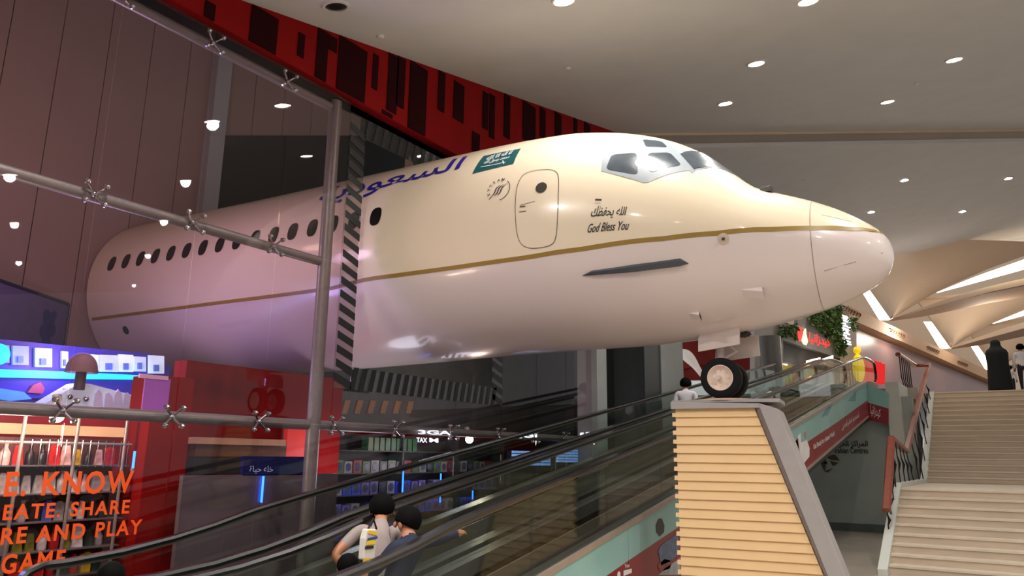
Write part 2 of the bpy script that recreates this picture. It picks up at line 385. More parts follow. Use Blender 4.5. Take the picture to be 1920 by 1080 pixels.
# lettering and leaf emblem on the text wall
m_ink = M('wall_lettering', (14, 14, 14), .5)
def wall_text(body, a, b, t, u, par, mat, xx, **kw):
    A, B = at(a, u, 0, xx), at(b, u, 0, xx); T = at(a, t, 0, xx)
    mb = text_quad(body, (xx, A[1], A[2]), (xx, B[1], A[2]), (xx, A[1], T[2]), (xx, B[1], T[2]), **kw); return mb.build('lettering', mat, par)
wall_text(arab('المراكز العربية'), 1560, 1628, 826, 840, wt, m_ink, XT - .012, cut=.015)
wall_text('Arabian Centres', 1560, 1628, 839, 850, wt, m_ink, XT - .012, cut=.012)
m_leaf = M('emblem_olive', (70, 66, 40), .5); mb = MB()
def w2(px, py, xx): p = at(px, py, 0, xx); return p
for pts in (((1530, 866), (1545, 856), (1552, 870)), ((1546, 856), (1566, 852), (1574, 864), (1558, 862)), ((1556, 864), (1572, 868), (1562, 874)), ((1538, 868), (1546, 884), (1550, 866)), ((1545, 884), (1560, 878), (1552, 886))):
    q = [w2(x, y, XT - .012) for x, y in pts]; mb.prism(q, (-.006, 0, 0))
mb.build('leaf_emblem', m_leaf, wt)

# ================================================================ the aircraft
AZ = math.radians(95.38)
NOSE = EYEP + K * (np.array([11.943, 1.269, 5.736]) - EYEP)
AX = np.array([math.cos(AZ), math.sin(AZ), 0]); SD = np.array([-math.sin(AZ), math.cos(AZ), 0])
_ST = np.array([(0, -.78, -.78, 0, -.78), (.03, -.62, -.95, .17, -.78), (.1, -.49, -1.09, .31, -.78), (.3, -.30, -1.25, .53, -.76), (.6, -.09, -1.39, .75, -.72), (1.0, .12, -1.53, .97, -.65), (1.5, .32, -1.66, 1.18, -.55), (1.8, .44, -1.72, 1.29, -.48),
                (2.2, .80, -1.79, 1.41, -.38), (2.6, 1.17, -1.84, 1.52, -.28), (3.0, 1.44, -1.87, 1.61, -.2), (3.5, 1.67, -1.90, 1.70, -.1), (4.2, 1.87, -1.92, 1.79, 0), (5, 1.99, -1.92, 1.86, .05), (6.2, 2.03, -1.93, 1.88, .05), (8, 2.01, -1.98, 1.88, .05), (12, 1.95, -2.05, 1.88, .05), (17, 1.93, -2.06, 1.88, .05)])
def pchip(x, xs, ys):
    h = np.diff(xs); dl = np.diff(ys) / h; d = np.zeros(len(xs)); d[0], d[-1] = dl[0], dl[-1]
    for i in range(1, len(xs) - 1):
        if dl[i - 1] * dl[i] > 0:
            w1, w2_ = 2 * h[i] + h[i - 1], h[i] + 2 * h[i - 1]; d[i] = (w1 + w2_) / (w1 / dl[i - 1] + w2_ / dl[i])
    i = int(np.clip(np.searchsorted(xs, x) - 1, 0, len(xs) - 2)); t = (x - xs[i]) / h[i]
    return (1 + 2 * t) * (1 - t) ** 2 * ys[i] + t * (1 - t) ** 2 * h[i] * d[i] + t * t * (3 - 2 * t) * ys[i + 1] + t * t * (t - 1) * h[i] * d[i + 1]
_SC = {}
def sec(s):
    k = round(float(s), 5)
    if k not in _SC:
        if k <= .03: f = math.sqrt(max(k, 0) / .03); _SC[k] = tuple(_ST[0, j] + (_ST[1, j] - _ST[0, j]) * f for j in (1, 2, 3, 4))
        else: _SC[k] = tuple(pchip(k, _ST[:, 0], _ST[:, j]) for j in (1, 2, 3, 4))
    return _SC[k]
def S(s, th, off=0.0):
    """point on the skin: s metres (full size) behind the nose tip, th angle round the hull, 0 = camera side, pi/2 = crown"""
    t, b, wd, m = sec(s); sn = math.sin(th)
    p = NOSE + K * (AX * s + SD * (wd * math.cos(th)) + _up * (m + ((t - m) if sn >= 0 else (m - b)) * sn))
    if off:
        e = 1e-3; n_ = np.cross(S(s, th + e) - S(s, th - e), S(s + e, th) - S(max(s - e, 0), th)); n_ = nrm(n_)
        c = NOSE + K * (AX * s + _up * m)
        if n_ @ (p - c) < 0: n_ = -n_
        p = p + n_ * off
    return p
def st_of(px, py, s=5.0, th=0.3):
    for _ in range(40):
        q = proj(S(s, th)) - (px, py); e = 1e-3
        J = np.stack([(proj(S(s + e, th)) - proj(S(s - e, th))) / (2 * e), (proj(S(s, th + e)) - proj(S(s, th - e))) / (2 * e)], 1)
        try: dx = np.linalg.solve(J, q)
        except Exception: break
        dx = np.clip(dx, -.5, .5); s = max(s - dx[0], .02); th -= dx[1]
        if abs(dx).max() < 1e-5: break
    return s, th
plane = thing('airplane', 'white passenger jet with cream top and gold stripe jutting from the glass shop front', 'airplane')
m_cream = M('cream_paint', (240, 224, 196), .28, noise=.015, scale=.6, coat=.5)
m_white = M('white_paint', (226, 212, 208), .28, noise=.015, scale=.6, coat=.5)
m_gold = M('gold_paint', (152, 122, 52), .35, noise=.04)
m_wdk = M('window_dark', (24, 26, 30), .12, noise=.1, coat=.5)
stripe_px = [(185, 597), (400, 569), (620, 541), (690, 523), (850, 502), (1000, 481), (1100, 466), (1250, 447), (1340, 438), (1450, 430), (1540, 428), (1600, 430), (1640, 434), (1662, 438)]
g = (15.5, -.1); STR = []
for q in stripe_px:
    g = st_of(*q, *g); STR.append(g)
STR.sort(); _ss = np.array([a for a, b in STR]); _sh = np.array([b for a, b in STR])
# smooth stripe angle over the cylindrical part
def th_str(s): return float(np.interp(s, _ss, _sh))
ring = [0, .006, .02, .05, .1, .18, .3, .45, .6, .8] + list(np.arange(1.0, 5.01, .14)) + list(np.arange(5.3, 16.61, .45)) + [16.62]
NT = 40; mb = MB(); vs = []
def ths(s):
    a = th_str(s); b = math.pi - a
    up_ = [a + (b - a) * i / NT for i in range(NT)]; dn = [b + (2 * math.pi + a - b) * i / NT for i in range(NT)]
    return up_ + dn
for s in ring:
    for t in ths(s): vs.append(S(s, t))
n = 2 * NT; fs = []; mi = []
for i in range(len(ring) - 1):
    for j in range(n):
        fs.append((i * n + j, i * n + (j + 1) % n, (i + 1) * n + (j + 1) % n, (i + 1) * n + j)); mi.append(0 if j < NT else 1)
mb.add(vs, fs); mb.mi = mi
mb.cur = 1; mb.add([S(16.62, 2 * math.pi * j / 40) for j in range(40)], [tuple(range(40))])
mb.build('fuselage', [m_cream, m_white], plane, smooth=True)
def patch(name, st_pts, mat, off=.004, nx=8, ny=8, parent=plane, label=None, thick=0.0):
    """curved quad patch on the hull: corners lower-left, lower-right, upper-left, upper-right in (s, th)"""
    a, b, c, d = [np.array(q) for q in st_pts]; mb = MB(); v = []
    for o_ in ([off] if not thick else [off, off - thick]):
        for j in range(ny + 1):
            for i in range(nx + 1):
                x, y = i / nx, j / ny; q = (1 - x) * (1 - y) * a + x * (1 - y) * b + (1 - x) * y * c + x * y * d; v.append(S(q[0], q[1], o_))
    f = [(j * (nx + 1) + i, j * (nx + 1) + i + 1, (j + 1) * (nx + 1) + i + 1, (j + 1) * (nx + 1) + i) for j in range(ny) for i in range(nx)]
    if thick:
        N = (nx + 1) * (ny + 1); f += [tuple(k + N for k in q[::-1]) for q in f]
        bd = [i for i in range(nx)] + [nx + j * (nx + 1) for j in range(ny)] + [ny * (nx + 1) + nx - i for i in range(nx)] + [(ny - j) * (nx + 1) for j in range(ny)]
        f += [(bd[i], bd[(i + 1) % len(bd)], bd[(i + 1) % len(bd)] + N, bd[i] + N) for i in range(len(bd))]
    mb.add(v, f); return mb.build(name, mat, parent, smooth=True, label=label)
def ribbon(name, st_line, width, mat, off=.005, closed=False, parent=plane, label=None):
    """narrow painted line along a polyline in (s, th) on the hull"""
    P_ = [S(a, b, off) for a, b in st_line]; k = len(P_); mb = MB(); v = []
    for i in range(k):
        a, b = P_[(i - 1) % k] if closed or i else P_[i], P_[(i + 1) % k] if closed or i < k - 1 else P_[i]
        t = nrm(b - a); nn = nrm(S(*st_line[i], .05) - S(*st_line[i], .0)); u = np.cross(t, nn); wv = width[i] if hasattr(width, '__len__') else width
        v += [P_[i] + u * wv / 2, P_[i] - u * wv / 2]
    f = [(2 * i, 2 * i + 1, (2 * ((i + 1) % k)) + 1, 2 * ((i + 1) % k)) for i in range(k if closed else k - 1)]
    mb.add(v, f); return mb.build(name, mat, parent, smooth=True, label=label)
def poly_patch(name, st_poly, mat, off=.004, parent=plane, label=None, rings=3):
    """filled star-shaped outline on the hull"""
    c = np.mean(np.array(st_poly), 0); mb = MB(); k = len(st_poly); v = [S(c[0], c[1], off)]
    for r in range(1, rings + 1):
        for q in st_poly: p = c + (np.array(q) - c) * r / rings; v.append(S(p[0], p[1], off))
    f = [(0, 1 + i, 1 + (i + 1) % k) for i in range(k)]
    for r in range(rings - 1):
        for i in range(k): f.append((1 + r * k + i, 1 + (r + 1) * k + i, 1 + (r + 1) * k + (i + 1) % k, 1 + r * k + (i + 1) % k))
    mb.add(v, f); return mb.build(name, mat, parent, smooth=True, label=label)
def px_poly(pts, n=6, **kw):
    """outline given corner by corner; edges are subdivided on the skin"""
    st = [];g_ = kw.get('guess', (4, .5))
    for p in pts: g_ = st_of(*p, *g_); st.append(np.array(g_))
    out = []
    for i in range(len(st)):
        for j in range(n): out.append(tuple(st[i] + (st[(i + 1) % len(st)] - st[i]) * j / n))
    return out
def px_round(pts, r=.22, n=5, guess=(4, .5)):
    """outline with rounded corners"""
    st = []; g_ = guess
    for p in pts: g_ = st_of(*p, *g_); st.append(np.array(g_))
    out = []; k = len(st)
    for i in range(k):
        a, b, c = st[i - 1], st[i], st[(i + 1) % k]; p0 = b + (a - b) * r; p2_ = b + (c - b) * r
        for j in range(n + 1):
            t = j / n; out.append(tuple((1 - t) ** 2 * p0 + 2 * t * (1 - t) * b + t * t * p2_))
    return out
mirror = lambda poly: [(s, math.pi - t) for s, t in poly]
# gold cheat line on both sides
sl = list(np.arange(.12, 1.0, .08)) + list(np.arange(1.0, 16.6, .25))
for side in (0, 1):
    line = [(s, th_str(s) if not side else math.pi - th_str(s)) for s in sl]
    ribbon('gold_stripe', line, [.05 if s > .5 else .03 + .04 * s for s in sl], m_gold, .003, label='gold stripe along the hull')
# cabin windows
thw = math.asin((.457 - .05) / 1.95)
def win_poly(s, th, a=.125, b=.185, n=20):
    e = 2.6; o = []
    for i in range(n):
        t = 2 * math.pi * i / n; c, d = math.cos(t), math.sin(t)
        o.append((s + a * math.copysign(abs(c) ** (2 / e), c), th + b / 1.93 * math.copysign(abs(d) ** (2 / e), d)))
    return o
for i in range(16):
    s = 8.245 + .508 * i; dth = -.004 * i
    poly_patch('cabin_window', win_poly(s, thw), m_wdk, .004); poly_patch('cabin_window', mirror(win_poly(s, thw)), m_wdk, .004)
# flight deck: grey frame, then the dark panes
m_frame = M('window_frame_grey', (142, 150, 156), .5, noise=.05, scale=8)
m_pane = M('cockpit_glass', (62, 72, 80), .25, noise=.3, scale=3, coat=.2)
fr = [[(1131, 290), (1198, 282), (1216, 342), (1207, 343), (1127, 321)], [(1198, 282), (1198, 258), (1244, 263), (1278, 290), (1297, 320), (1216, 342)]]
for q in fr:
    pl = px_poly(q, 6, guess=(4, .9)); poly_patch('window_frame', pl, m_frame, .003, rings=6); poly_patch('window_frame', mirror(pl), m_frame, .003, rings=6)
wp = [[(1147, 291), (1194, 287), (1197, 329), (1136, 318)], [(1214, 288), (1256, 287), (1279, 311), (1218, 325)], [(1205, 262), (1240, 266), (1252, 277), (1211, 276)]]
names = ['side window', 'quarter window', 'eyebrow window']
for q in wp:
    pl = px_round(q, .2, 4, (3.4, .8)); poly_patch('cockpit_window', pl, m_pane, .006, rings=4); poly_patch('cockpit_window', mirror(pl), m_pane, .006, rings=4)
# main windshield panes either side of the centre post (frame strip between)
a1, a2 = st_of(1275, 289, 2.7, 1.0), st_of(1304, 319, 2.2, .9)
ws = [(a2[0] + .02, a2[1]), (1.86, math.pi / 2 - .05), (2.52, math.pi / 2 - .05), (a1[0], a1[1])]
def densify(p, n=6): return [tuple(np.array(p[i]) + (np.array(p[(i + 1) % len(p)]) - np.array(p[i])) * j / n) for i in range(len(p)) for j in range(n)]
c_ = np.mean(np.array(ws), 0); big = [tuple(c_ + (np.array(q) - c_) * 1.16) for q in ws]
for f_ in (lambda x: x, mirror):
    poly_patch('window_frame', f_(densify(big)), m_frame, .003, rings=6); poly_patch('windshield', f_(densify(ws)), m_pane, .006, rings=5)
wi = [st_of(1308, 313, 2.3, 1.0), st_of(1356, 323, 2.0, 1.2)]
ribbon('wiper', [wi[0], tuple((np.array(wi[0]) + np.array(wi[1])) / 2), wi[1]], .012, m_black, .012)
# service door
dpts = [(985, 333), (966, 460), (1042, 462), (1050, 325)]
dp = [(970, 345), (985, 322), (1038, 317), (1050, 330), (1047, 400), (1043, 452), (1028, 463), (992, 467), (972, 455), (966, 400)]
dl = px_round(dp, .45, 4, (6, .6))
door = poly_patch('service_door', dl, m_cream, .002, rings=8)
m_line = M('seam_line', (90, 74, 60), .6); ribbon('door_seam', dl, .007, m_line, .006, closed=True, parent=door)
ds, dt = st_of(1015, 352, 5.7, .6)
poly_patch('door_window', [(ds + .10 * math.cos(t), dt + .10 / 1.93 * math.sin(t)) for t in np.linspace(0, 2 * math.pi, 18)[:-1]], M('port_grey', (66, 66, 62), .2), .005, parent=door)
for x0, y0, x1, y1, wd in ((975, 388, 985, 387, .018), (976, 385, 1003, 378, .006), (974, 398, 987, 396, .01)):
    ribbon('door_handle', [st_of(x0, y0, 6, .4), st_of(x1, y1, 6, .4)], wd, m_line, .008, parent=door)
def decal_text(name, body, quad, mat, off=.006, label=None, guess=(5, .3), **kw):
    """lettering wrapped on the skin; quad pixel corners LL, LR, UL, UR"""
    v, f, a = text2d(body, **kw); c = []; g_ = guess
    bm = bmesh.new(); bv = [bm.verts.new((x * a, y, 0)) for x, y in v]
    for q in f:
        try: bm.faces.new([bv[i] for i in q])
        except ValueError: pass
    bmesh.ops.triangulate(bm, faces=bm.faces)
    for _ in range(3):
        le = [e for e in bm.edges if e.calc_length() > .16]
        if le: bmesh.ops.subdivide_edges(bm, edges=le, cuts=1); bmesh.ops.triangulate(bm, faces=bm.faces)
    bm.verts.index_update(); v = [(q.co.x / a, q.co.y) for q in bm.verts]; f = [tuple(w_.index for w_ in q.verts) for q in bm.faces]; bm.free()
    for p in quad: g_ = st_of(*p, *g_); c.append(np.array(g_))
    mb = MB(); pts = []
    for x, y in v:
        q = (1 - x) * (1 - y) * c[0] + x * (1 - y) * c[1] + (1 - x) * y * c[2] + x * y * c[3]; pts.append(S(q[0], q[1], off))
    mb.add(pts, f); return mb.build(name, mat, plane, label=label)
m_blue = M('indigo_paint', (44, 36, 150), .35); m_ink2 = M('black_paint', (28, 20, 16), .5)
decal_text('lettering', arab('السعودية'), [(590, 394), (856, 327), (614, 354), (880, 292)], m_blue, .006, 'indigo Arabic airline lettering', (9, .9), cut=.012)
decal_text('lettering', arab('الله يحفظك'), [(1106, 412), (1172, 408), (1112, 386), (1176, 388)], m_ink2, .006, 'black Arabic blessing', (4.5, .3), cut=.012, shear=.1)
decal_text('lettering', 'God Bless You', [(1101, 437), (1178, 431), (1104, 420), (1181, 414)], m_ink2, .006, 'black English blessing', (4.5, .2), cut=.008, shear=.25)
# green flag with white script and sword
fq = [(886, 326), (963, 307), (907, 293), (977, 279)]
m_teal = M('flag_teal', (12, 84, 88), .4)
c = []; g_ = (6.5, .9)
for p in fq: g_ = st_of(*p, *g_); c.append(g_)
flag = patch('flag', c, m_teal, .005, 10, 8, label='teal green flag')
decal_text('flag_script', arab('لا اله الا الله'), [(911, 302), (958, 290), (916, 294), (964, 282)], M('flag_white', (236, 238, 236), .4), .009, None, (6.5, .9), cut=.03)
decal_text('flag_script', arab('محمد رسول الله'), [(905, 311), (953, 299), (911, 302), (959, 291)], M('flag_white'), .009, None, (6.5, .9), cut=.03)
ribbon('flag_sword', [st_of(902, 314, 6.5, .9), st_of(925, 310, 6.5, .9), st_of(948, 305, 6.5, .9)], .012, M('flag_white'), .009)
ribbon('flag_sword', [st_of(943, 302, 6.5, .9), st_of(945, 308, 6.5, .9)], .014, M('flag_white'), .009)
# round alliance emblem: arc, letters and three swooshes
m_emb = M('emblem_ink', (70, 56, 76), .5); es, et = st_of(936, 356, 6.8, .6); er = .20
def epol(r, a): return (es - r * math.cos(a), et + r * math.sin(a) / 1.93)
ribbon('emblem_arc', [epol(er, math.radians(a)) for a in range(-80, 60, 10)], .009, m_emb, .006)
for i, ch in enumerate('SKYTEAM'):
    a = math.radians(222 - i * 24); v, f, asp = text2d(ch, cut=.02); mb = MB(); cx, cy = -math.cos(a) * 0, 0
    r0 = er; hgt = .055; pts = []
    for x, y in v:
        lx = (x - .5) * hgt * asp; ly = (y - .5) * hgt; aa = a - lx / r0; rr = r0 + ly; pts.append(S(*epol(rr, aa), .006))
    mb.add(pts, f); mb.build('emblem_letter', m_emb, plane)
for i in range(3):
    o_ = (i - 1) * .055
    ribbon('emblem_swoosh', [(es + .10 - o_ - .02, et - .055), (es + .03 - o_, et - .035), (es - .0 - o_, et + .02), (es - .08 - o_ + .01, et + .05)], [.004, .016, .016, .004], m_emb, .006)
# seams, ports, strakes
m_seam = M('panel_seam', (150, 136, 120), .6)
ribbon('radome_seam', [(1.02, a) for a in np.linspace(0, 2 * math.pi, 60)[:-1]], .006, m_seam, .003, closed=True)
ribbon('panel_seam', [st_of(1540, 403, 1, .3), st_of(1590, 414, .6, .2), st_of(1640, 428, .3, .1)], .005, m_seam, .004)
ribbon('panel_seam', [st_of(1545, 508, 1, -.3), st_of(1600, 492, .6, -.3), st_of(1655, 474, .3, -.2)], .006, m_seam, .004)
m_strk = M('strake_grey', (66, 70, 78), .4, noise=.1)
mb = MB(); L_ = [st_of(1092, 517, 5, -.3), st_of(1110, 512, 5, -.3), st_of(1190, 503, 4.5, -.3), st_of(1275, 492, 4, -.3), st_of(1291, 494, 4, -.3)]
pts = []
wds = [.004, .03, .045, .045, .004]
for (a, b), wv in zip(L_, wds):
    p = S(a, b); n_ = nrm(S(a, b, .05) - p); t = nrm(S(a + .05, b) - S(a - .05, b)); u = np.cross(n_, t); pts.append([p - u * wv - n_ * .01, p - u * wv * .6 + n_ * wv, p + u * wv * .6 + n_ * wv, p + u * wv - n_ * .01])
mb.add([q for r in pts for q in r], [(i * 4 + j, i * 4 + j + 1, i * 4 + j + 5, i * 4 + j + 4) for i in range(4) for j in range(3)] + [(0, 1, 2, 3), (16, 17, 18, 19)])
mb.build('strake', m_strk, plane, smooth='auto', label='dark grey strake on the lower hull')
a, b = st_of(1356, 448, 3, 0)
mb = MB(); p = S(a, b); n_ = nrm(S(a, b, .05) - p)
mb.lathe([(.06, -.004), (.06, .004), (.02, .008)], p, n_, 16); mb.build('sensor_plate', M('sensor_plate', (206, 186, 170), .4), plane)
MB().lathe([(.016, 0), (.018, .03), (.004, .05)], p + n_ * .004, n_, 10).build('vane_sensor', M('sensor_dark', (70, 56, 48), .5), plane)
for x, y, ww, hh in ((1313, 591, .05, .05), (1430, 546, .09, .06)):
    a, b = st_of(x, y, 3, -.6)
    def sc(u, v, o_): return S(a - u, b + v, o_)
    mb = MB(); mb.add([sc(-ww * 3.2, -hh * .8, -.002), sc(-ww * 3.2, hh * .8, -.002), sc(0, -hh, -.002), sc(0, hh, -.002), sc(0, -hh * .9, ww * .9), sc(0, hh * .9, ww * .9)], [(0, 1, 5, 4), (0, 4, 2), (1, 3, 5)])
    sco = mb.build('air_scoop', m_white, plane)
    MB().add([sc(.002, -hh * .9, .001), sc(.002, hh * .9, .001), sc(.002, hh * .8, ww * .85), sc(.002, -hh * .8, ww * .85)], [(0, 1, 2, 3)]).build('scoop_mouth', M('scoop_shadow', (70, 60, 54), .7), sco)
a, b = st_of(1122, 375, 4.5, .5); ribbon('drain_mark', [(a - .05, b), (a + .05, b)], .02, m_ink2, .006)
ap = S(*st_of(1432, 350, 1.6, 1.1), .01); MB().box((ap[0] - .05, ap[1] - .06, ap[2] - .03), (ap[0] + .05, ap[1] + .06, ap[2] + .03)).build('nose_bracket', M('bracket_grey', (60, 58, 56), .5), plane, bevel=.006)
t8 = S(8.55, math.pi / 2 - .25)
MB().prism([t8 + AX * .09 + _up * -.03, t8 - AX * .09 + _up * -.03, t8 + AX * .02 + _up * .2, t8 + AX * .08 + _up * .2], SD * .02).build('blade_antenna', M('antenna_beige', (150, 134, 116), .5), plane)
ps = st_of(236, 619, 15.5, -.4); poly_patch('lower_port', [(ps[0] + .1 * math.cos(t), ps[1] + .05 * math.sin(t)) for t in np.linspace(0, 6.28, 14)[:-1]], m_wdk, .004)
# nose gear
XG = NOSE[0] + K * 2.55 * AX[0]
wc = at(1350, 709, 0, XG - .12)
m_tire = M('tire_rubber', (4, 4, 5), .7, noise=.15, scale=30, spec=.25); m_rim = M('rim_cream', (226, 206, 190), .4, noise=.03); m_gear = M('gear_white', (206, 192, 184), .4, noise=.04)
WR = .222
for i, dx in enumerate((-.105, .22)):
    c = np.array([XG + dx, wc[1] + dx * .1, wc[2]]); axn = -SD if i else SD
    tp = [(WR * .60, -.062), (WR * .80, -.072), (WR * .94, -.062), (WR, -.03), (WR, .03), (WR * .94, .062), (WR * .80, .072), (WR * .60, .062), (WR * .60, -.062)]
    wh = MB().lathe(tp, c, SD, 40, caps=False).build('wheel', m_tire, plane, smooth='auto', label='black nose wheel tyre')
    MB().lathe([(.001, .030), (.03, .034), (.05, .022), (.09, .020), (WR * .52, .040), (WR * .60, .068), (WR * .63, .066), (WR * .63, -.06), (WR * .1, -.05)], c, axn, 36).build('rim', m_rim, wh, smooth='auto', label='cream wheel rim')
    for q in range(8):
        mbb = MB()
        an = q * math.pi / 4; u = nrm(np.cross(SD, _up)); mbb.lathe([(.008, .03), (.008, .042)], c + (u * math.cos(an) + _up * math.sin(an)) * .085, axn, 6)
        mbb.build('wheel_bolt', m_gear, wh)
MB().lathe([(.012, 0), (.012, .02)], np.array([XG - .105, wc[1], wc[2]]) + SD * .03, SD, 8).build('hub_cap', M('hub_dark', (40, 36, 34), .5), plane)
MB().tube([np.array([XG - .2, wc[1], wc[2]]), np.array([XG + .3, wc[1], wc[2]])], .025, 10).build('axle', m_gear, plane)
bel = S(2.7, -math.pi / 2)
MB().tube([np.array([XG, wc[1], wc[2]]), np.array([XG, wc[1] + .05, bel[2] + .15])], [.04, .05], 12).build('gear_strut', m_gear, plane, smooth='auto')
MB().tube([np.array([XG, wc[1] + .02, wc[2] + .2]), np.array([XG, wc[1] - .16, wc[2] + .3]), np.array([XG, wc[1] - .02, wc[2] + .42])], .018, 8).build('torque_link', m_gear, plane)
XD = XG - .17
def gd(px, py, xx): return at(px, py, 0, xx)
dq = [gd(x, y, XD) for x, y in ((1310, 660), (1388, 646), (1387, 611), (1330, 620), (1314, 625), (1310, 634))]
nd = MB().prism(dq, (-.02, 0, 0)).build('gear_door', m_gear, plane, bevel=.004)
for x, y in ((1332, 617), (1368, 612)): MB().box(*[tuple(gd(x, y + 4, XD) - (.02, .012, .0)), tuple(gd(x, y - 4, XD) + (.01, .012, .02))]).build('hinge', m_gear, nd)
dq = [gd(x, y, XD + .4) for x, y in ((1340, 680), (1425, 667), (1421, 628), (1352, 640), (1342, 650))]
MB().prism(dq, (.02, 0, 0)).build('gear_door', m_gear, plane, bevel=.004)
q_ = [gd(x, y, XD + .2) for x, y in ((1388, 610), (1388, 630), (1402, 624), (1392, 609))]
MB().prism(q_, (.15, 0, 0)).build('bay_opening', M('bay_dark', (50, 46, 44), .8), plane)

# ================================================================ ceiling lights
m_lens = M('lamp_lens', (255, 250, 244), .3, emit=60.0, noise=0, ecol=(255, 248, 240)); m_ring = M('lamp_ring', (214, 210, 206), .4)
CL = 'recessed downlights in the mall ceiling'
def downlight(p, label, power=260, lit=True, tilt=True, r=.125, col=(1.0, .96, .91), grp=CL, spot=125):
    o = thing('ceiling_downlight', label, 'ceiling light', grp); o.location = p
    nn = nrm((.219, 0, -1)) if tilt else np.array([0, 0, -1.0]); z = np.zeros(3)
    MB().lathe([(r, -.005), (r + .035, -.005), (r + .03, .022), (r, .022), (r, -.005)], z, nn, 24).build('trim_ring', m_ring, o, smooth='auto')
    MB().lathe([(.001, .008), (r * .6, .012), (r, .004)], z, nn, 24).build('lamp_lens', m_lens if lit else m_black, o, smooth=True)
    if lit:
        l = lamp('SPOT', tuple(np.array(p) + nn * .06), power, col, .09, spot=spot, blend=.9); l.rotation_euler = (0, 0, 0)
    return o
for (x, y), lb, pw in (((1057, 0), 'bright round downlight at the top edge above the cockpit', 110), ((1515, 1), 'bright round downlight at the top edge right of the cockpit', 260),
                       ((1418, 118), 'bright downlight nearest above the cockpit windshield, left of its row', 260), ((1789, 111), 'bright downlight high on the right of the sloped ceiling', 260),
                       ((1360, 193), 'downlight just left above the aircraft nose near the cross beam', 260), ((1664, 190), 'downlight above the nose tip just in front of the cross beam', 260)):
    downlight(ceil1(x, y), lb, pw)
for (x, y), lb in (((1695, 337), 'downlight behind the cross beam, upper left of the far group of four'), ((1890, 334), 'downlight behind the cross beam at the right edge of the frame'),
                   ((1633, 397), 'downlight behind the cross beam nearest to the nose tip'), ((1804, 396), 'lower right downlight of the far group of four over the stairs')):
    downlight(ceil2(x, y), lb, 300, True, False, .12, (1.0, .92, .82))
downlight(ceil1(630, 11), 'unlit dark round downlight above the red fascia', 0, False)
for i, (q, lb) in enumerate([((6.69, 2.7), 'downlight just above the frame whose mirror image shows highest in the glass'), ((8.75, -1.3), 'downlight mirrored in the glass second from the top of the right column'), ((11.01, -5.89), 'downlight mirrored in the glass third from the top of the right column'), ((14.3, -12.37), 'downlight mirrored in the glass fourth from the top of the right column'),
                            ((19.45, -22.5), 'downlight mirrored in the glass lowest of the right column'), ((5.77, -2.27), 'downlight mirrored in the glass topmost at the left edge'), ((7.91, -7.26), 'downlight mirrored in the glass in the middle at the left edge'), ((11.01, -14.44), 'downlight mirrored in the glass lowest at the left edge'),
                            ((1.0, -1.4), 'added fill downlight over the viewer, out of the frame'), ((3.4, -4.5), 'added fill downlight right of the viewer, out of the frame'), ((0.8, 2.6), 'added fill downlight left of the viewer near the glass, out of the frame'), ((2.6, 4.6), 'added fill downlight close to the glass above the left edge, out of the frame'), ((-2.2, 0.4), 'added fill downlight behind the viewer, out of the frame'), ((-1.0, -5.0), 'added fill downlight far behind the viewer, out of the frame')]):
    downlight((q[0], q[1], zc(q[0])), lb, 330 if i in (0, 1) else 420 if i == 5 else (560 if i in (10, 11) else 400 if i > 7 else 260), grp='downlights mirrored in the glass' if i < 8 else 'fill downlights added round the viewer', spot=170, tilt=q[0] > 1.5)  # those round the viewer are unseen, added to brighten the aircraft front
for x, y, lb in ((713, 67, 'small white smoke detector above the red fascia'), (1065, 127, 'small white smoke detector left of the two mid ceiling downlights'), (1719, 156, 'tiny dark ceiling sprinkler between the right downlights'), (1506, 338, 'tiny ceiling sprinkler behind the cross beam above the nose')):
    p = ceil1(x, y) if y < 200 else ceil2(x, y)
    tag(MB().lathe([(.05, 0), (.05, .015), (.03, .035), (.001, .04)], p, (.1, 0, -1), 14).build('smoke_detector', m_ring, smooth='auto'), lb, 'detector')

# ================================================================ pedestal under the nose wheel
ped = thing('pedestal', 'tan slatted pedestal with grey slanted frame carrying the nose wheels', 'pedestal')
m_tan = M('tan_slat_board', (226, 190, 138), .55, noise=.02, scale=5); m_pf = M('pedestal_frame', (158, 152, 150), .55, noise=.04, scale=8); m_pc = M('pedestal_cap', (206, 178, 156), .5)
PD = nrm((-.16, .987, 0)); PP = np.array([XG - .36, 2.5, 0]); PN = np.array([-PD[1], PD[0], 0])   # PN points at the viewer
if PN[0] > 0: PN = -PN
def atp(px, py, o_=0.0):
    d = ray(px, py); t = ((PP + PN * o_ - EYEP) @ PN) / (d @ PN); return EYEP + d * t
def al(p): return (np.asarray(p) - PP) @ PD
def pp(a, z, o_=0.0): return PP + PD * a + PN * o_ + np.array([0, 0, z])
ztop = wc[2] - WR - .04
aL = al(atp(1272, 900)); r0, r1 = atp(1414, 764), atp(1544, 1078)
ar = lambda z: al(r0) + (al(r1) - al(r0)) * (z - r0[2]) / (r1[2] - r0[2])
za, zb_ = atp(1340, 765)[2], atp(1340, 779)[2]
pitch = (atp(1340, 796.5)[2] - atp(1340, 865)[2]) / 4
z = za; i = 0
core = MB(); core.hexa([pp(aL - .06, 0, -.02), pp(ar(0) , 0, -.02), pp(ar(za), za, -.02), pp(aL - .06, za, -.02)], [pp(aL - .06, 0, -.55), pp(ar(0), 0, -.55), pp(ar(za), za, -.55), pp(aL - .06, za, -.55)])
core.build('pedestal_core', M('pedestal_core', (150, 142, 138), .7), ped)
z_hi = za
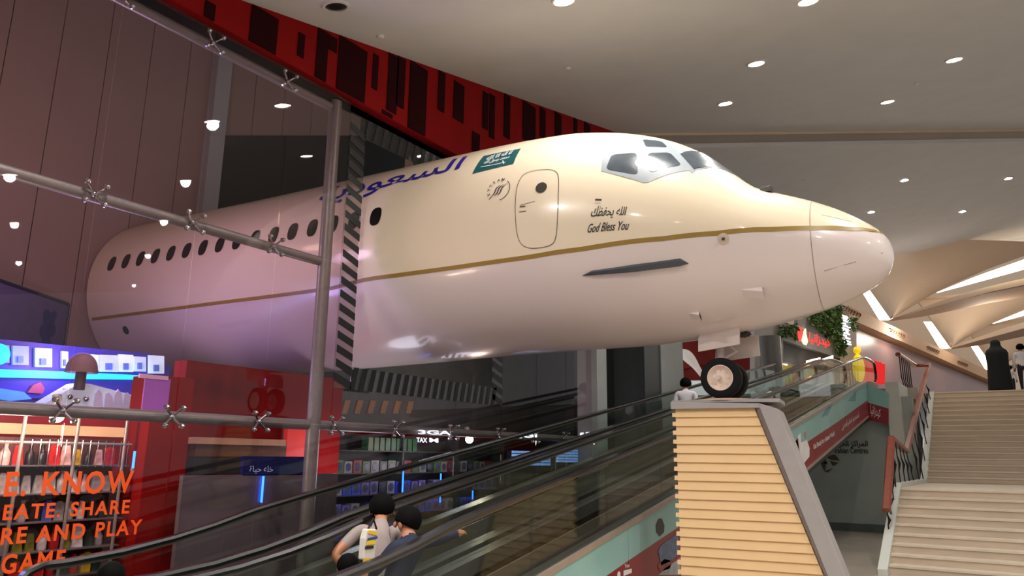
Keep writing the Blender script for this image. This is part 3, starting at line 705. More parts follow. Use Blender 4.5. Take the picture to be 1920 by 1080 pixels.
while z_hi > .02:
    z_lo = max(z_hi - pitch, 0); zm = (z_hi + z_lo) / 2
    mb = MB()
    q = lambda a, zz, o_: pp(a, zz, o_)
    mb.hexa([q(aL, z_lo, -.015), q(aL, z_lo, .035), q(aL, z_hi, .012), q(aL, z_hi, -.015)], [q(ar(z_lo), z_lo, -.015), q(ar(z_lo), z_lo, .035), q(ar(z_hi), z_hi, .012), q(ar(z_hi), z_hi, -.015)])
    b = mb.build('slat', m_tan, ped)
    MB().hexa([q(aL, z_lo + .004, -.01), q(aL, z_lo + .004, .03), q(aL, zm, .02), q(aL, zm, -.01)], [q(aL + .035, z_lo + .004, -.01), q(aL + .035, z_lo + .004, .03), q(aL + .035, zm, .02), q(aL + .035, zm, -.01)]).build('slat_end', m_tan, b)
    z_hi = z_lo
b0, b1 = atp(1420, 755, .07), atp(1551, 1079, .07); c0, c1 = atp(1458, 766, .07), atp(1585, 1079, .07)
def ext(u, v, z_): k = (z_ - u[2]) / (v[2] - u[2]); return u + (v - u) * k
MB().prism([ext(r0, r1, 0), ext(b0, b1, 0), b0, r0], -PN * .12).build('reveal_strip', M('pedestal_reveal', (132, 124, 120), .6), ped)
f_ = [ext(b0, b1, 0), ext(c0, c1, 0), c0, b0]
MB().prism(f_, -PN * .65).build('slanted_beam', m_pf, ped, bevel=.008)
t0, t1 = atp(1266, 753, .07), atp(1424, 756, .07)
MB().prism([pp(aL + .04, za - .01, .07), pp(al(t1) - .02, za - .01, .07), pp(al(t1), t1[2], .07), pp(aL + .04, t0[2], .07)], -PN * .65).build('top_beam', m_pf, ped, bevel=.006)
cc = (pp(aL, 0) + pp(al(c0), 0)) / 2; cc = np.array([XG, wc[1] - .02, 0]); zc0 = wc[2] - WR
MB().lathe([(.40, -.035), (.40, -.02), (.3, -.008), (.001, 0)], (cc[0], cc[1], zc0), (0, 0, 1), 40).build('round_cap', m_pc, ped, smooth='auto')
MB().prism([pp(aL + .04, t0[2], -.0), pp(al(c0) - .02, t0[2] - .02, -.0), pp(al(c0) - .02, zc0 - .03, -.0), pp(aL + .04, zc0 - .03, 0)], -PN * .56).build('top_plate', m_pf, ped)

# ================================================================ moving ramps
SL = .182; YR = [3.7, 4.6, 4.88, 6.04]
def rz(x): return .603 + SL * x
def path(dz=0.0, a=3.0, b=26.2, curl=False):
    xs = [2.92, 3.05, 3.47, 3.9, 4.27, 4.7, 5.4] + list(np.arange(7, 23.6, 1.5)) + [23.6, 24.2, 24.8, 25.4, 26.2]
    def zz(x):
        if x < 4.8: return 1.15 + (max(x - 2.92, 0) / 1.88) ** 1.7 * (rz(4.8) - 1.15)
        if x > 23.6: t = min((x - 23.6) / 1.8, 1); return rz(23.6) + SL * 1.8 * (t - t * t / 2)
        return rz(x)
    return [(x, zz(x) + dz) for x in xs]
m_rub = M('handrail_rubber', (14, 16, 18), .3, noise=.1, coat=.4); m_bg = glass('balustrade_glass', (.90, .94, .92), .02); m_deck = M('deck_steel', (96, 92, 86), .35, .5, noise=.06, scale=12)
m_belt = M('ramp_belt', (76, 68, 58), .5, .3, noise=.12, scale=14); m_skirt = M('ramp_skirt', (120, 108, 94), .35, .3, noise=.08)
def ramp(ya, yb, label):
    t = thing('moving_walkway', label, 'moving walkway', 'moving walkways')
    for y in (ya, yb):
        pr = path(); x0, z0 = pr[0]; x1, z1 = pr[-1]; R_ = .30
        lo = [(x0 - R_ * .9 * math.sin(a), z0 - R_ + R_ * math.cos(a)) for a in np.linspace(math.pi, .15, 9)]
        hi = [(x1 + R_ * .9 * math.sin(a), z1 - R_ + R_ * math.cos(a)) for a in np.linspace(.15, math.pi, 9)]
        full = lo + pr + hi
        rail = MB().strip([(x, y, z) for x, z in full], [(-.038, -.022), (.038, -.022), (.042, .0), (.03, .02), (-.03, .02), (-.042, .0)], up=(0, 1, 0) if 0 else (0, 0, 1)).build('handrail', m_rub, t, smooth='auto')
        MB().strip([(x, y, z - .032) for x, z in pr], [(-.02, -.012), (.02, -.012), (.02, .010), (-.02, .010)]).build('rail_track', m_deck, t)
        deck = [(x, z) for x, z in path(-.72)]
        MB().strip([(deck[0][0] - .5, y, deck[0][1])] + [(x, y, z) for x, z in deck], [(-.085, -.14), (.085, -.14), (.085, .0), (-.085, .0)]).build('deck_strip', m_deck, t)
        # glass leaves
        top = path(-.045); bot = path(-.715); k = 0
        cuts = list(np.arange(2.92, 26.3, 1.46))
        xs_ = np.array([p[0] for p in top]); zt = np.array([p[1] for p in top]); zbm = np.array([p[1] for p in bot])
        for i in range(len(cuts) - 1):
            xa, xb = cuts[i] + .006, cuts[i + 1] - .006; sub = np.linspace(xa, xb, 4)
            po = [(x, y, float(np.interp(x, xs_, zbm))) for x in sub] + [(x, y, float(np.interp(x, xs_, zt))) for x in sub[::-1]]
            MB().prism([np.array(p) - (0, .006, 0) for p in po], (0, .012, 0)).build('glass_panel', m_bg, t)
    yi, yo = min(ya, yb), max(ya, yb)
    pb = path(-1.15)
    MB().strip([(2.0, (yi + yo) / 2, 0.03)] + [(x, (yi + yo) / 2, max(z, .03)) for x, z in pb], [(-(yo - yi) / 2 + .1, -.1), ((yo - yi) / 2 - .1, -.1), ((yo - yi) / 2 - .1, 0), (-(yo - yi) / 2 + .1, 0)]).build('belt', m_belt, t)
    for y in (yi + .1, yo - .1):
        MB().strip([(x, y, max(z, .03) + .11) for x, z in pb], [(-.012, -.13), (.012, -.13), (.012, .11), (-.012, .11)]).build('skirt', m_skirt, t)
    MB().strip([(x, (yi + yo) / 2, max(z - .16, -.05)) for x, z in path(-1.2)], [(-(yo - yi) / 2 - .02, -.4), ((yo - yi) / 2 + .02, -.5), ((yo - yi) / 2 + .02, 0), (-(yo - yi) / 2 - .02, 0)]).build('truss', M('truss_grey', (60, 60, 58), .6), t)
    return t
rampN = ramp(YR[0], YR[1], 'near moving walkway with glass balustrade, teal and maroon printed cladding')
rampF = ramp(YR[2], YR[3], 'far moving walkway behind the near one, beside the glass shop front')
# printed cladding on the near side
YC = YR[0] - .1
m_teal2 = M('cladding_teal', (140, 186, 182), .3, noise=.06, scale=1.5); m_mar = M('cladding_maroon', (134, 22, 36), .3, noise=.05, scale=2); m_trim = M('cladding_trim', (160, 146, 134), .4, .3)
def zz_on(x, lst): return float(np.interp(x, [p[0] for p in lst], [p[1] for p in lst]))
ctop = path(-.74); mid0 = at(1572, 790, 1, YC); midz = mid0[2] - zz_on(mid0[0], ctop); bot0 = at(1600, 804, 1, YC); botz = bot0[2] - zz_on(bot0[0], ctop)
nm_ = at(1200, 1036, 1, YC); mz_n = nm_[2] - zz_on(nm_[0], ctop)
def mzx(x): return float(np.interp(x, [nm_[0], mid0[0]], [mz_n, midz]))
cuts = [4.0, 5.8, 7.6, 9.4, 11.2, 13.0, 14.8, 16.6, 18.4, 20.2, 22.0, 23.8]
def clad(xa, xb, za_, zb, mat, name, par, y=YC, th=.03):
    sub = np.linspace(xa, xb, 3)
    fz = lambda q, x: mzx(x) if q == 'm' else q
    po = [(x, y, max(zz_on(x, ctop) + fz(za_, x), .02)) for x in sub] + [(x, y, max(zz_on(x, ctop) + fz(zb, x), .03)) for x in sub[::-1]]
    return MB().prism([np.array(p) for p in po], (0, th, 0)).build(name, mat, par)
for i in range(len(cuts) - 1):
    a_, b_ = cuts[i] + .004, cuts[i + 1] - .004
    c_ = clad(a_, b_, 'm', 0, m_teal2, 'cladding_panel', rampN); clad(a_, b_, min(botz, mzx(a_) - .05), 'm', m_mar, 'maroon_band', c_)
# return panel at the top, facing the viewer
XE = 23.86
rp_ = lambda x, y: at(x, y, 0, XE - .01)
c_ = MB().prism([rp_(1618, 752), rp_(1666, 766), rp_(1666, 737), rp_(1618, 716)], (.03, 0, 0)).build('cladding_panel', m_teal2, rampN); MB().prism([rp_(1620, 786), rp_(1666, 796), rp_(1666, 766), rp_(1618, 752)], (.03, 0, 0)).build('maroon_band', m_mar, c_)
MB().strip([(x, YC - .01, z + .02) for x, z in ctop if 3.4 < x < 23.9], [(-.02, -.02), (.02, -.02), (.02, .03), (-.02, .03)]).build('edge_trim', m_trim, rampN)
MB().strip([(x, YC - .005, z + botz) for x, z in ctop if 6 < x < 23.9], [(-.02, -.03), (.02, -.03), (.02, .01), (-.02, .01)]).build('edge_trim', m_trim, rampN)
m_wink = M('cladding_white', (232, 228, 226), .4)
def clad_text(body, quad, mat=m_wink, par=rampN, label=None, ax_=1, **kw):
    c = [at(x, y, ax_, (YC - .004) if ax_ == 1 else XE - .02) for x, y in quad]; return text_quad(body, *c, **kw).build('lettering', mat, par, label=label)
clad_text('Get Ready for a Better World', [(1526, 846), (1565, 819), (1525, 833), (1564, 808)], label='white English slogan on maroon', cut=.02)
clad_text(arab('استعدوا لعالم أفضل'), [(1579, 810), (1611, 786), (1578, 793), (1610, 771)], label='white Arabic slogan on maroon', cut=.01)
clad_text(arab('كيدزانيا'), [(1632, 781), (1651, 787), (1632, 757), (1651, 767)], label='white Arabic name on maroon', ax_=0, cut=.01)
clad_text('You', [(1171, 1066), (1180, 1063), (1171, 1058), (1180, 1055)], cut=.02)
q = [at(x, y, 1, YC - .003) for x, y in ((1169, 1080), (1184, 1074), (1184, 1066), (1169, 1070))]
MB().prism(q, (0, -.003, 0)).build('video_badge', m_wink, rampN)
clad_text('Tube', [(1170, 1078), (1183, 1073), (1170, 1071), (1183, 1067)], m_mar)
q = at(1160, 1078, 1, YC - .003); MB().lathe([(.001, .0), (.035, .001), (.035, .004), (.001, .005)], q, (0, -1, 0), 18).build('round_badge', m_wink, rampN)
# printed people on the cladding (flat print)
def blob(pts, mat):
    q = [at(x, y, 1, YC - .005) for x, y in pts]; return MB().prism(q, (0, .003, 0)).build('printed_figure', mat, rampN)
m_p1 = M('print_dark', (30, 28, 34), .4); m_p2 = M('print_blue', (92, 110, 140), .4, noise=.3, scale=12); m_p3 = M('print_grey', (176, 176, 176), .4, noise=.2, scale=9); m_p4 = M('print_red', (140, 50, 50), .4); m_p5 = M('print_skin', (178, 128, 106), .4)
blob([(1231, 998), (1230, 985), (1235, 973), (1241, 972), (1246, 985), (1245, 998), (1237, 1006)], m_p1)
blob([(1234, 1034), (1240, 1022), (1254, 1012), (1270, 1000), (1274, 1036), (1258, 1052), (1240, 1060)], m_p2)
blob([(1233, 1060), (1246, 1048), (1260, 1052), (1256, 1066), (1238, 1072)], m_p4); blob([(1235, 1078), (1246, 1066), (1276, 1046), (1276, 1078)], m_p3)
blob([(1490, 846), (1489, 832), (1495, 822), (1498, 838), (1502, 866), (1500, 874)], m_p1)
blob([(1496, 818), (1501, 812), (1502, 830), (1513, 825), (1518, 840), (1518, 856), (1503, 874), (1500, 850)], m_wink); blob([(1508, 812), (1511, 808), (1513, 818), (1510, 824)], m_p5)
blob([(1492, 826), (1497, 822), (1498, 836), (1494, 840)], m_p5)
blob([(1540, 782), (1560, 750), (1566, 748), (1552, 778)], M('print_teal_dark', (92, 140, 146), .4)); blob([(1590, 752), (1606, 732), (1604, 752)], M('print_teal_dark', (92, 140, 146), .4))

# ================================================================ stairs
st = thing('staircase', 'wide beige stone staircase in two flights beside the moving walkways', 'staircase')
m_tr = M('stair_nosing', (216, 202, 182), .5, noise=.06, scale=5); m_rs = M('stair_riser', (204, 186, 166), .55, noise=.08, scale=3, stretch=(1, .4, 2))
YS0, YS1 = -7.0, 2.25
def flight(x0, z0, n_, rise, tread):
    for i in range(n_):
        x, z_ = x0 + tread * i, z0 + rise * (i + 1)
        MB().box((x + .025, YS0, z_ - rise - .0), (x + tread + .03, YS1, z_ - .035)).build('riser', m_rs, st); MB().box((x, YS0, z_ - .035), (x + tread + .028, YS1, z_)).build('tread', m_tr, st)
flight(15.5, 0, 9, .158, .3); ZL = 9 * .158
MB().box((15.5 + 2.7 + .03, YS0, ZL - .2), (23.3, YS1, ZL)).build('landing', m_tr, st)
flight(23.3, ZL, 17, (ZU - ZL) / 17, .3)
MB().prism([(15.3, 2.25, 0), (18.2, 2.25, 0), (23.3, 2.25, 0), (28.4, 2.25, 0), (28.4, 2.25, ZU + .05), (23.3, 2.25, ZL + .1), (18.15, 2.25, ZL + .1), (15.3, 2.25, .1)], (0, .16, 0)).build('stringer', m_pale, st)
rl = thing('stair_railing', 'brown wooden stair handrail on dark metal balusters along the left of the stairs', 'railing')
m_wood = M('rail_wood', (134, 62, 40), .35, noise=.12, scale=8, coat=.3); m_bal = M('baluster_metal', (40, 28, 26), .4, .5); YH = 2.34
prof = [(-.07, -.05), (.07, -.05), (.078, .015), (.05, .055), (-.05, .055), (-.078, .015)]
def sz(x):
    if x < 15.5: return 0
    if x < 18.2: return (x - 15.5) / 2.7 * ZL
    if x < 23.3: return ZL
    return ZL + (x - 23.3) / 5.1 * (ZU - ZL)
def rail(a, b): return MB().strip([(a, YH, sz(a) + .95), (b, YH, sz(b) + .95)], prof).build('handrail', m_wood, rl, smooth='auto')
ra, rb, rc_, rd = at(1662, 957, 1, 2.33), at(1671, 822, 1, 2.33), at(1699, 846, 1, 2.45), at(1741, 682, 1, 2.45)
for u_, v_ in ((ra, rb), (rb, rc_), (rc_, rd)): MB().strip([u_, v_], prof).build('handrail', m_wood, rl, smooth='auto')
for x in [16.5, 17.0, 17.5, 18.0, 18.8, 19.6, 20.4, 21.2] + list(np.arange(22.4, 28.6, .9)):
    zb_ = sz(x) + .08; T_ = np.array([np.interp(x, [ra[0], rb[0], rc_[0], rd[0]], [q[k] for q in (ra, rb, rc_, rd)]) for k in range(3)]); Bt = np.array([x, YH, zb_]); dv = T_ - Bt
    MB().tube([Bt, Bt + dv * .3, Bt + dv * .48 + (0, -.03, 0), Bt + dv * .65, T_], [.013, .013, .03, .013, .013], 6).build('baluster', m_bal, rl)
gl = thing('landing_railing', 'brown wooden guard rail with dark bent balusters at the walkway head', 'railing')
MB().strip([(25.6, 2.9, ZU + 1.0), (28.6, 2.75, ZU + .95), (28.6, 2.34, ZU + .95)], prof).build('handrail', m_wood, gl)
for x in np.arange(25.7, 28.6, .5):
    MB().tube([(x, 2.88, ZU - .35), (x, 2.8, ZU - .15), (x, 2.88, ZU + .3), (x, 2.88, ZU + .97)], .018, 6).build('baluster', m_bal, gl)

# ================================================================ far vault, cornice, mauve wall, upper shops
m_back = M('vault_back', (228, 204, 178), .85, noise=.02)
m_cove = M('plaster_glow', (255, 240, 218), .5, emit=5.0, noise=0, ecol=(255, 236, 206))  # lit plaster beside the petals, its glow made emissive
def quad_px(pts, back=.3, mat=None, name='panel', parent=None, kind=None, bevel=0):
    """solid panel: outline (px, py, depth), given a real thickness away from the viewer"""
    q = [atd(*p) for p in pts]; return MB().prism(q, h2 * back).build(name, mat, parent, kind=kind, bevel=bevel)
vault = finish_struct(quad_px([(1480, 380, 52), (2120, 380, 66), (2120, 760, 66), (1480, 760, 52)], .3, m_back, 'ceiling_vault'))
def sheet(edge_a, edge_b, mat, name, parent, n_=10, thick=.12, sag=0.0):
    """curved plaster sheet between two polylines of (px, py, depth), with thickness"""
    def res(e, k):
        e = np.array(e, float); d = np.r_[0, np.cumsum(np.linalg.norm(np.diff(e[:, :2], axis=0), axis=1))]; t = np.linspace(0, d[-1], k)
        return np.stack([np.interp(t, d, e[:, j]) for j in range(3)], 1)
    A_, B_ = res(edge_a, n_ + 1), res(edge_b, n_ + 1); mb = MB(); v = []; m_ = 8
    for o_ in (0, thick):
        for i in range(n_ + 1):
            for j in range(m_ + 1):
                t = j / m_; p = A_[i] * (1 - t) + B_[i] * t; dd = p[2] + sag * math.sin(math.pi * t); v.append(atd(p[0], p[1], dd) + h2 * o_)
    W = m_ + 1; f = [(i * W + j, i * W + j + 1, (i + 1) * W + j + 1, (i + 1) * W + j) for i in range(n_) for j in range(m_)]; N = (n_ + 1) * W
    f += [tuple(k + N for k in q[::-1]) for q in f]
    bd = [i for i in range(m_)] + [m_ + W * i for i in range(n_)] + [n_ * W + m_ - i for i in range(m_)] + [W * (n_ - i) for i in range(n_)]
    f += [(bd[i], bd[(i + 1) % len(bd)], bd[(i + 1) % len(bd)] + N, bd[i] + N) for i in range(len(bd))]
    mb.add(v, f); return mb.build(name, mat, parent, smooth='auto')
# three scalloped petals, each with its strip of built-in plaster glow, rib and shaded soffit
pet = [dict(o=(0, 0), D=36), dict(o=(112, 54), D=42), dict(o=(196, 95), D=48)]
for k, q in enumerate(pet):
    ox, oy = q['o']; D = q['D']; sc_ = 1.0 - .08 * k
    def P(x, y, dd=0): return (1672 + (x - 1672) * sc_ + ox, 597 + (y - 597) * sc_ + oy, D + dd)
    top = 440 if k == 0 else 505
    sheet([P(1672, 597), P(1640, 552, .4), P(1602, 500, .8), P(1540, top, 1.2)], [P(1672, 597), P(1760, 545, -.6), P(1850, 505, -1.6), P(1990, 455, -3)], m_beige, 'petal', vault, 12, .15, -1.0 if k == 0 else -.6)
    sheet([P(1672, 598), P(1720, 580), P(1780, 558), P(1850, 538), P(1990, 505)], [P(1673, 599), P(1730, 582, -.4), P(1790, 566, -.8), P(1855, 548, -1.2), P(1990, 520, -2)], m_beige, 'rib', vault, 12, .4)
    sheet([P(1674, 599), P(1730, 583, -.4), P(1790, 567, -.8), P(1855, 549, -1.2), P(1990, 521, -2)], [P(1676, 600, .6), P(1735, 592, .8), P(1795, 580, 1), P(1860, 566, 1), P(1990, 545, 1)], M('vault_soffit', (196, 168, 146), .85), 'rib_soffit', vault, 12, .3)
    sheet([P(1757, 548, .9), P(1830, 518, .5), P(1990, 462, -.4)], [P(1758, 549, .8), P(1830, 530, .5), P(1990, 486, -.4)], m_cove, 'glow_strip', vault, 8, .06)
    sheet([P(1616, 545, 1.6), P(1650, 600, 1.6)], [P(1640, 545, 1.6), P(1676, 600, 1.6)], m_cove, 'glow_strip', vault, 8, .06)
for x, y, D, pw in ((1700, 620, 33, 160), (1850, 600, 38, 200)):
    lamp('POINT', tuple(atd(x, y, D)), pw, (1, .87, .74), .5)
# cornice beam along the mauve wall (its own run direction)
def wl(px): # depth of the wall line at a picture column
    r = (px - 960) / FPX; return 30 * (.461 - .956) / (r - .956)
m_corn = M('cornice_plaster', (226, 186, 150), .7, noise=.03); m_mauve = M('mauve_marble', (152, 116, 114), .35, noise=.10, scale=.5)
def line_pt(px, py): return atd(px, py, wl(px))
mb = MB(); a, b, c, d = line_pt(1592, 573), line_pt(1592, 597), line_pt(1890, 728), line_pt(1890, 712)
mb.prism([a, b, c, d], h2 * .9); corn = finish_struct(mb.build('trim_4', m_corn))
w0, w1 = line_pt(1604, 609) + h2 * .6, line_pt(1930, 745) + h2 * .6
finish_struct(MB().hexa([w0, w1, P3(w1, ZU), P3(w0, ZU)], [w0 + h2 * .3, w1 + h2 * .3, P3(w1 + h2 * .3, ZU), P3(w0 + h2 * .3, ZU)]).build('wall_mauve', m_mauve))
m_orn = M('ornament_brown', (140, 108, 84), .7)
for x0, y0, x1, y1, n_, r in ((1584, 577, 1610, 589, 6, 3.6), (1670, 617, 1693, 629, 6, 3), (1740, 650, 1758, 658, 6, 2.5), (1797, 677, 1812, 683, 6, 2)):
    for i in range(n_):
        t = i / (n_ - 1); px, py = x0 + (x1 - x0) * t, y0 + (y1 - y0) * t + 2
        pts = [line_pt(px + r * .8 * math.cos(an), py - r * math.sin(an)) - h2 * .04 for an in np.linspace(2.4, -1.6, 7)]
        MB().tube(pts, .03, 5).build('ornament', m_orn, corn)
# entrance pavilion with red sign, greenery and pillar
pav = thing('shop_pavilion', 'grey shop front with red illuminated Arabic sign and hanging greenery on the upper floor', 'shop front')
m_pav = M('pavilion_grey', (150, 146, 138), .6, noise=.05); m_pil = M('pavilion_pillar', (186, 170, 156), .6, noise=.04)
D0, D1 = 24.4, 28.0
def pd(px): return D0 + (D1 - D0) * (px - 1467) / (1575 - 1467)
def pv(px, py, o_=0): return (px, py, pd(px) + o_)
quad_px([pv(1462, 600), pv(1576, 645), pv(1576, 672), pv(1462, 636)], .3, m_pav, 'fascia', pav)
quad_px([pv(1495, 566, .1), pv(1580, 566, .1), pv(1580, 650, .1), pv(1495, 612, .1)], .3, m_pav, 'upper_wall', pav)
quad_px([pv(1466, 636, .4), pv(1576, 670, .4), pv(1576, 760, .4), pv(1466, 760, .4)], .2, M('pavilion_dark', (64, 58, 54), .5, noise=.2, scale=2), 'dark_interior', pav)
quad_px([(1575, 588, 28), (1606, 600, 28.6), (1606, 770, 28.6), (1575, 770, 28)], .8, m_pil, 'pillar', pav)
quad_px([(1415, 588, 24.3), (1468, 588, 24.4), (1469, 770, 24.4), (1415, 770, 24.3)], .5, M('white_partition', (214, 208, 200), .6), 'partition', pav)
m_sign = M('sign_red', (235, 40, 40), .4, emit=1.6, noise=0); m_flame = M('sign_yellow', (255, 214, 120), .4, emit=3.5, noise=0)
qd = [atd(*pv(x, y, -.15)) for x, y in ((1516, 645), (1557, 655), (1517, 622), (1557, 634))]
text_quad(arab('كيدزانيا'), *qd, cut=.02).build('sign_lettering', m_sign, pav, label='red lit Arabic letters')
def emb(pts, mat, nm): return MB().prism([atd(*pv(x, y, -.14)) for x, y in pts], h2 * .08).build(nm, mat, pav)
emb([(1494, 616), (1498, 611), (1503, 615), (1506, 626), (1502, 640), (1498, 640)], m_sign, 'sign_emblem'); emb([(1505, 630), (1508, 618), (1511, 616), (1512, 628), (1515, 640), (1512, 647), (1506, 645), (1503, 638)], m_flame, 'sign_flame')
m_led = M('led_blue_white', (220, 236, 255), .4, emit=2.6, noise=0)
rg = random.Random(5)
for i in range(12):
    y = 590 + i * 4.6; l_ = rg.uniform(6, 15); x = 1576 + rg.uniform(0, 5) + i * .6
    q = [atd(x, y, 27.8), atd(x + l_, y + l_ * .35, 27.9), atd(x + l_, y + l_ * .35 + 2.2, 27.9), atd(x, y + 2.2, 27.8)]; MB().prism(q, h2 * .05).build('led_sign_bar', m_led, pav)
# greenery: countless leaves
m_lf = M('leaf_green', (70, 100, 46), .5, noise=.3, scale=3, col2=(110, 140, 70)); mb = MB()
def leafcloud(poly, cnt, D, seed):
    r_ = random.Random(seed); xs_ = [p[0] for p in poly]; ys_ = [p[1] for p in poly]
    def inside(x, y):
        c_ = False; j = len(poly) - 1
        for i in range(len(poly)):
            (xi, yi), (xj, yj) = poly[i], poly[j]
            if (yi > y) != (yj > y) and x < (xj - xi) * (y - yi) / (yj - yi) + xi: c_ = not c_
            j = i
        return c_
    k = 0
    while k < cnt:
        x, y = r_.uniform(min(xs_), max(xs_)), r_.uniform(min(ys_), max(ys_))
        if not inside(x, y): continue
        k += 1; p = atd(x, y, D(x) - r_.uniform(.05, .35)); u = nrm((r_.gauss(0, 1), r_.gauss(0, 1), r_.gauss(0, .6) - .5)); v_ = nrm(np.cross(u, (r_.gauss(0, 1), r_.gauss(0, 1), r_.gauss(0, 1)))); s_ = r_.uniform(.05, .1)
        mb.add([p, p + u * s_ + v_ * s_ * .5, p + u * s_ * 2, p + u * s_ - v_ * s_ * .5], [(0, 1, 2, 3)])
leafcloud([(1518, 590), (1578, 570), (1581, 664), (1572, 664), (1560, 640), (1540, 618), (1520, 606)], 1700, pd, 1); leafcloud([(1574, 640), (1586, 636), (1584, 668), (1577, 664)], 150, lambda x: 27.9, 2)
leafcloud([(1464, 612), (1496, 604), (1494, 632), (1486, 634), (1478, 628), (1466, 630)], 260, pd, 3); leafcloud([(1592, 592), (1606, 594), (1604, 618), (1594, 616)], 120, lambda x: 28, 4)
mb.build('foliage', m_lf, pav, kind='stuff')
cy = atd(1444, 650, 23.2); tag(MB().lathe([(.33, ZU), (.33, ZU + 1.55)], (cy[0], cy[1], 0), (0, 0, 1), 28).build('round_column', M('column_granite', (132, 126, 122), .35, noise=.15, scale=30), smooth='auto'), 'grey granite round column beside the red signed shop front', 'column')
# red shop with white arch, seen between pier and nose wheel
rs = thing('red_kiosk', 'red shop wall with curved white arch behind the nose wheel', 'shop front')
quad_px([(1262, 630, 27), (1440, 625, 27), (1440, 712, 27), (1262, 712, 27)], .3, M('kiosk_red', (158, 40, 36), .5, noise=.08), 'red_wall', rs)
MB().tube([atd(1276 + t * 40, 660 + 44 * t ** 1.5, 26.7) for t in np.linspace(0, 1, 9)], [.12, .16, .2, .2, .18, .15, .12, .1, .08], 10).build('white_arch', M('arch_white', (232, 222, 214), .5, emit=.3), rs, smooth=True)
MB().tube([atd(1276, 694, 26.8), atd(1310, 684, 26.8), atd(1420, 700, 26.8)], .05, 6).build('red_rail', m_mar, rs)
# bright wares and reflected glare at the walkway head
yb = thing('yellow_balloon_figure', 'bright yellow inflated figure standing before the red display at the walkway head', 'figure')
p = atd(1610, 690, 27.6)
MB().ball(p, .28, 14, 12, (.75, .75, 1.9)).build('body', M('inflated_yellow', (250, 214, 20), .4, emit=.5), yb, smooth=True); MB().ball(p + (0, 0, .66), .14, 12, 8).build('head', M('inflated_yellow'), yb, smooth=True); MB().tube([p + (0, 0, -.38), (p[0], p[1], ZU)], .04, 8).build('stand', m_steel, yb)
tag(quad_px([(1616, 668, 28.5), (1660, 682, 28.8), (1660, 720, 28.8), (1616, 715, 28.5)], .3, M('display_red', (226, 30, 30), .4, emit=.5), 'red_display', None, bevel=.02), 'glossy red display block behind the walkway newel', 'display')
for a_, b_, c_, d_, lb in ((1513, 676, 1538, 670, 'left bright white reflected glare above the far walkway head'), (1539, 674, 1562, 666, 'right bright white reflected glare above the far walkway head'), (1534, 742, 1546, 712, 'bright slanted reflected glare low behind the walkway glass')):
    p0, p1_ = atd(a_, b_, 25.5), atd(c_, d_, 25.5); tag(MB().prism([p0, p1_, p1_ - (0, 0, .12 if d_ > 690 else .14), p0 - (0, 0, .14)] if d_ < 700 else [atd(1534, 738, 25.5), atd(1552, 735, 25.5), atd(1556, 722, 25.5), atd(1536, 724, 25.5)], h2 * .08).build('glass_glare', M('glare_white', (255, 250, 240), .4, emit=4, noise=0)), lb, 'reflected glare')  # glare reflected in the walkway glass, built as glowing slabs

# ================================================================ inside the shop
def bx(a, b, t, u, y, d=.3, zf=None):
    """box whose front face covers picture columns a..b and rows t..u on the plane Y = y, d metres deep"""
    A = at(a, u, 1, y); B = at(b, u, 1, y); T = at((a + b) / 2, t, 1, y); z0 = min(A[2], B[2]) if zf is None else zf
    return (A[0], y, max(z0, 0.0)), (B[0], y + d, T[2])
# red built-in blocks
rw = tag(MB().box(*bx(316, 626, 690, 1000, 8.2, .25, 0.0)).build('red_partition', m_red), 'wide red partition wall below the fuselage behind the glass', 'partition')
rc = thing('red_pylon', 'tall red pylon with a lilac glowing side left of the red partition', 'pylon')
(a0, a1) = bx(246, 326, 702, 1080, 7.35, .4, 0.0); MB().box(a0, a1).build('pylon_body', m_red, rc)
MB().box(*bx(266, 314, 708, 768, 7.33, .02)).build('lilac_panel', M('lilac_panel', (150, 80, 170), .4, emit=.15, noise=.2, scale=2), rc)
MB().box(*bx(262, 316, 703, 708, 7.32, .03)).build('top_lip', M('lip_pink', (220, 180, 210), .4), rc)
tag(MB().box(*bx(536, 576, 805, 856, 8.1, .08)).build('red_post', M('bright_red', (236, 40, 24), .4, emit=.25)), 'short bright red post left of the steel mullion', 'post')
sh = thing('shelf_counter', 'brown lit shelf counter on the red partition', 'shelf')
MB().box(*bx(365, 536, 822, 832, 8.0, .15)).build('light_ledge', M('ledge_cream', (196, 150, 116), .5, emit=.1), sh); MB().box(*bx(365, 536, 833, 856, 8.05, .12)).build('back_board', M('board_brown', (110, 70, 44), .6), sh); MB().box(*bx(362, 460, 858, 888, 7.9, .25)).build('dark_niche', m_dark, sh)
bk = thing('blue_kiosk_board', 'dark blue board with white Arabic lettering beside the steel mullion', 'sign board')
MB().box(*bx(455, 592, 856, 890, 7.15, .06)).build('board', M('navy_board', (18, 30, 92), .4, emit=.04), bk)
c = [at(x, y, 1, 7.14) for x, y in ((468, 888), (512, 888), (468, 873), (512, 873))]
text_quad(arab('خله حياة'), *c, cut=.005).build('lettering', M('board_white', (190, 200, 220), .4, emit=.2), bk)
tag(MB().box(*bx(324, 622, 890, 1080, 7.15, .06, 0.0)).build('grey_hoarding', M('hoarding_grey', (112, 104, 108), .3, noise=.06)), 'plain grey hoarding panel behind the walkway rails', 'panel')
m_neon = M('neon_blue', (40, 90, 255), .4, emit=9, noise=0, ecol=(30, 90, 255))
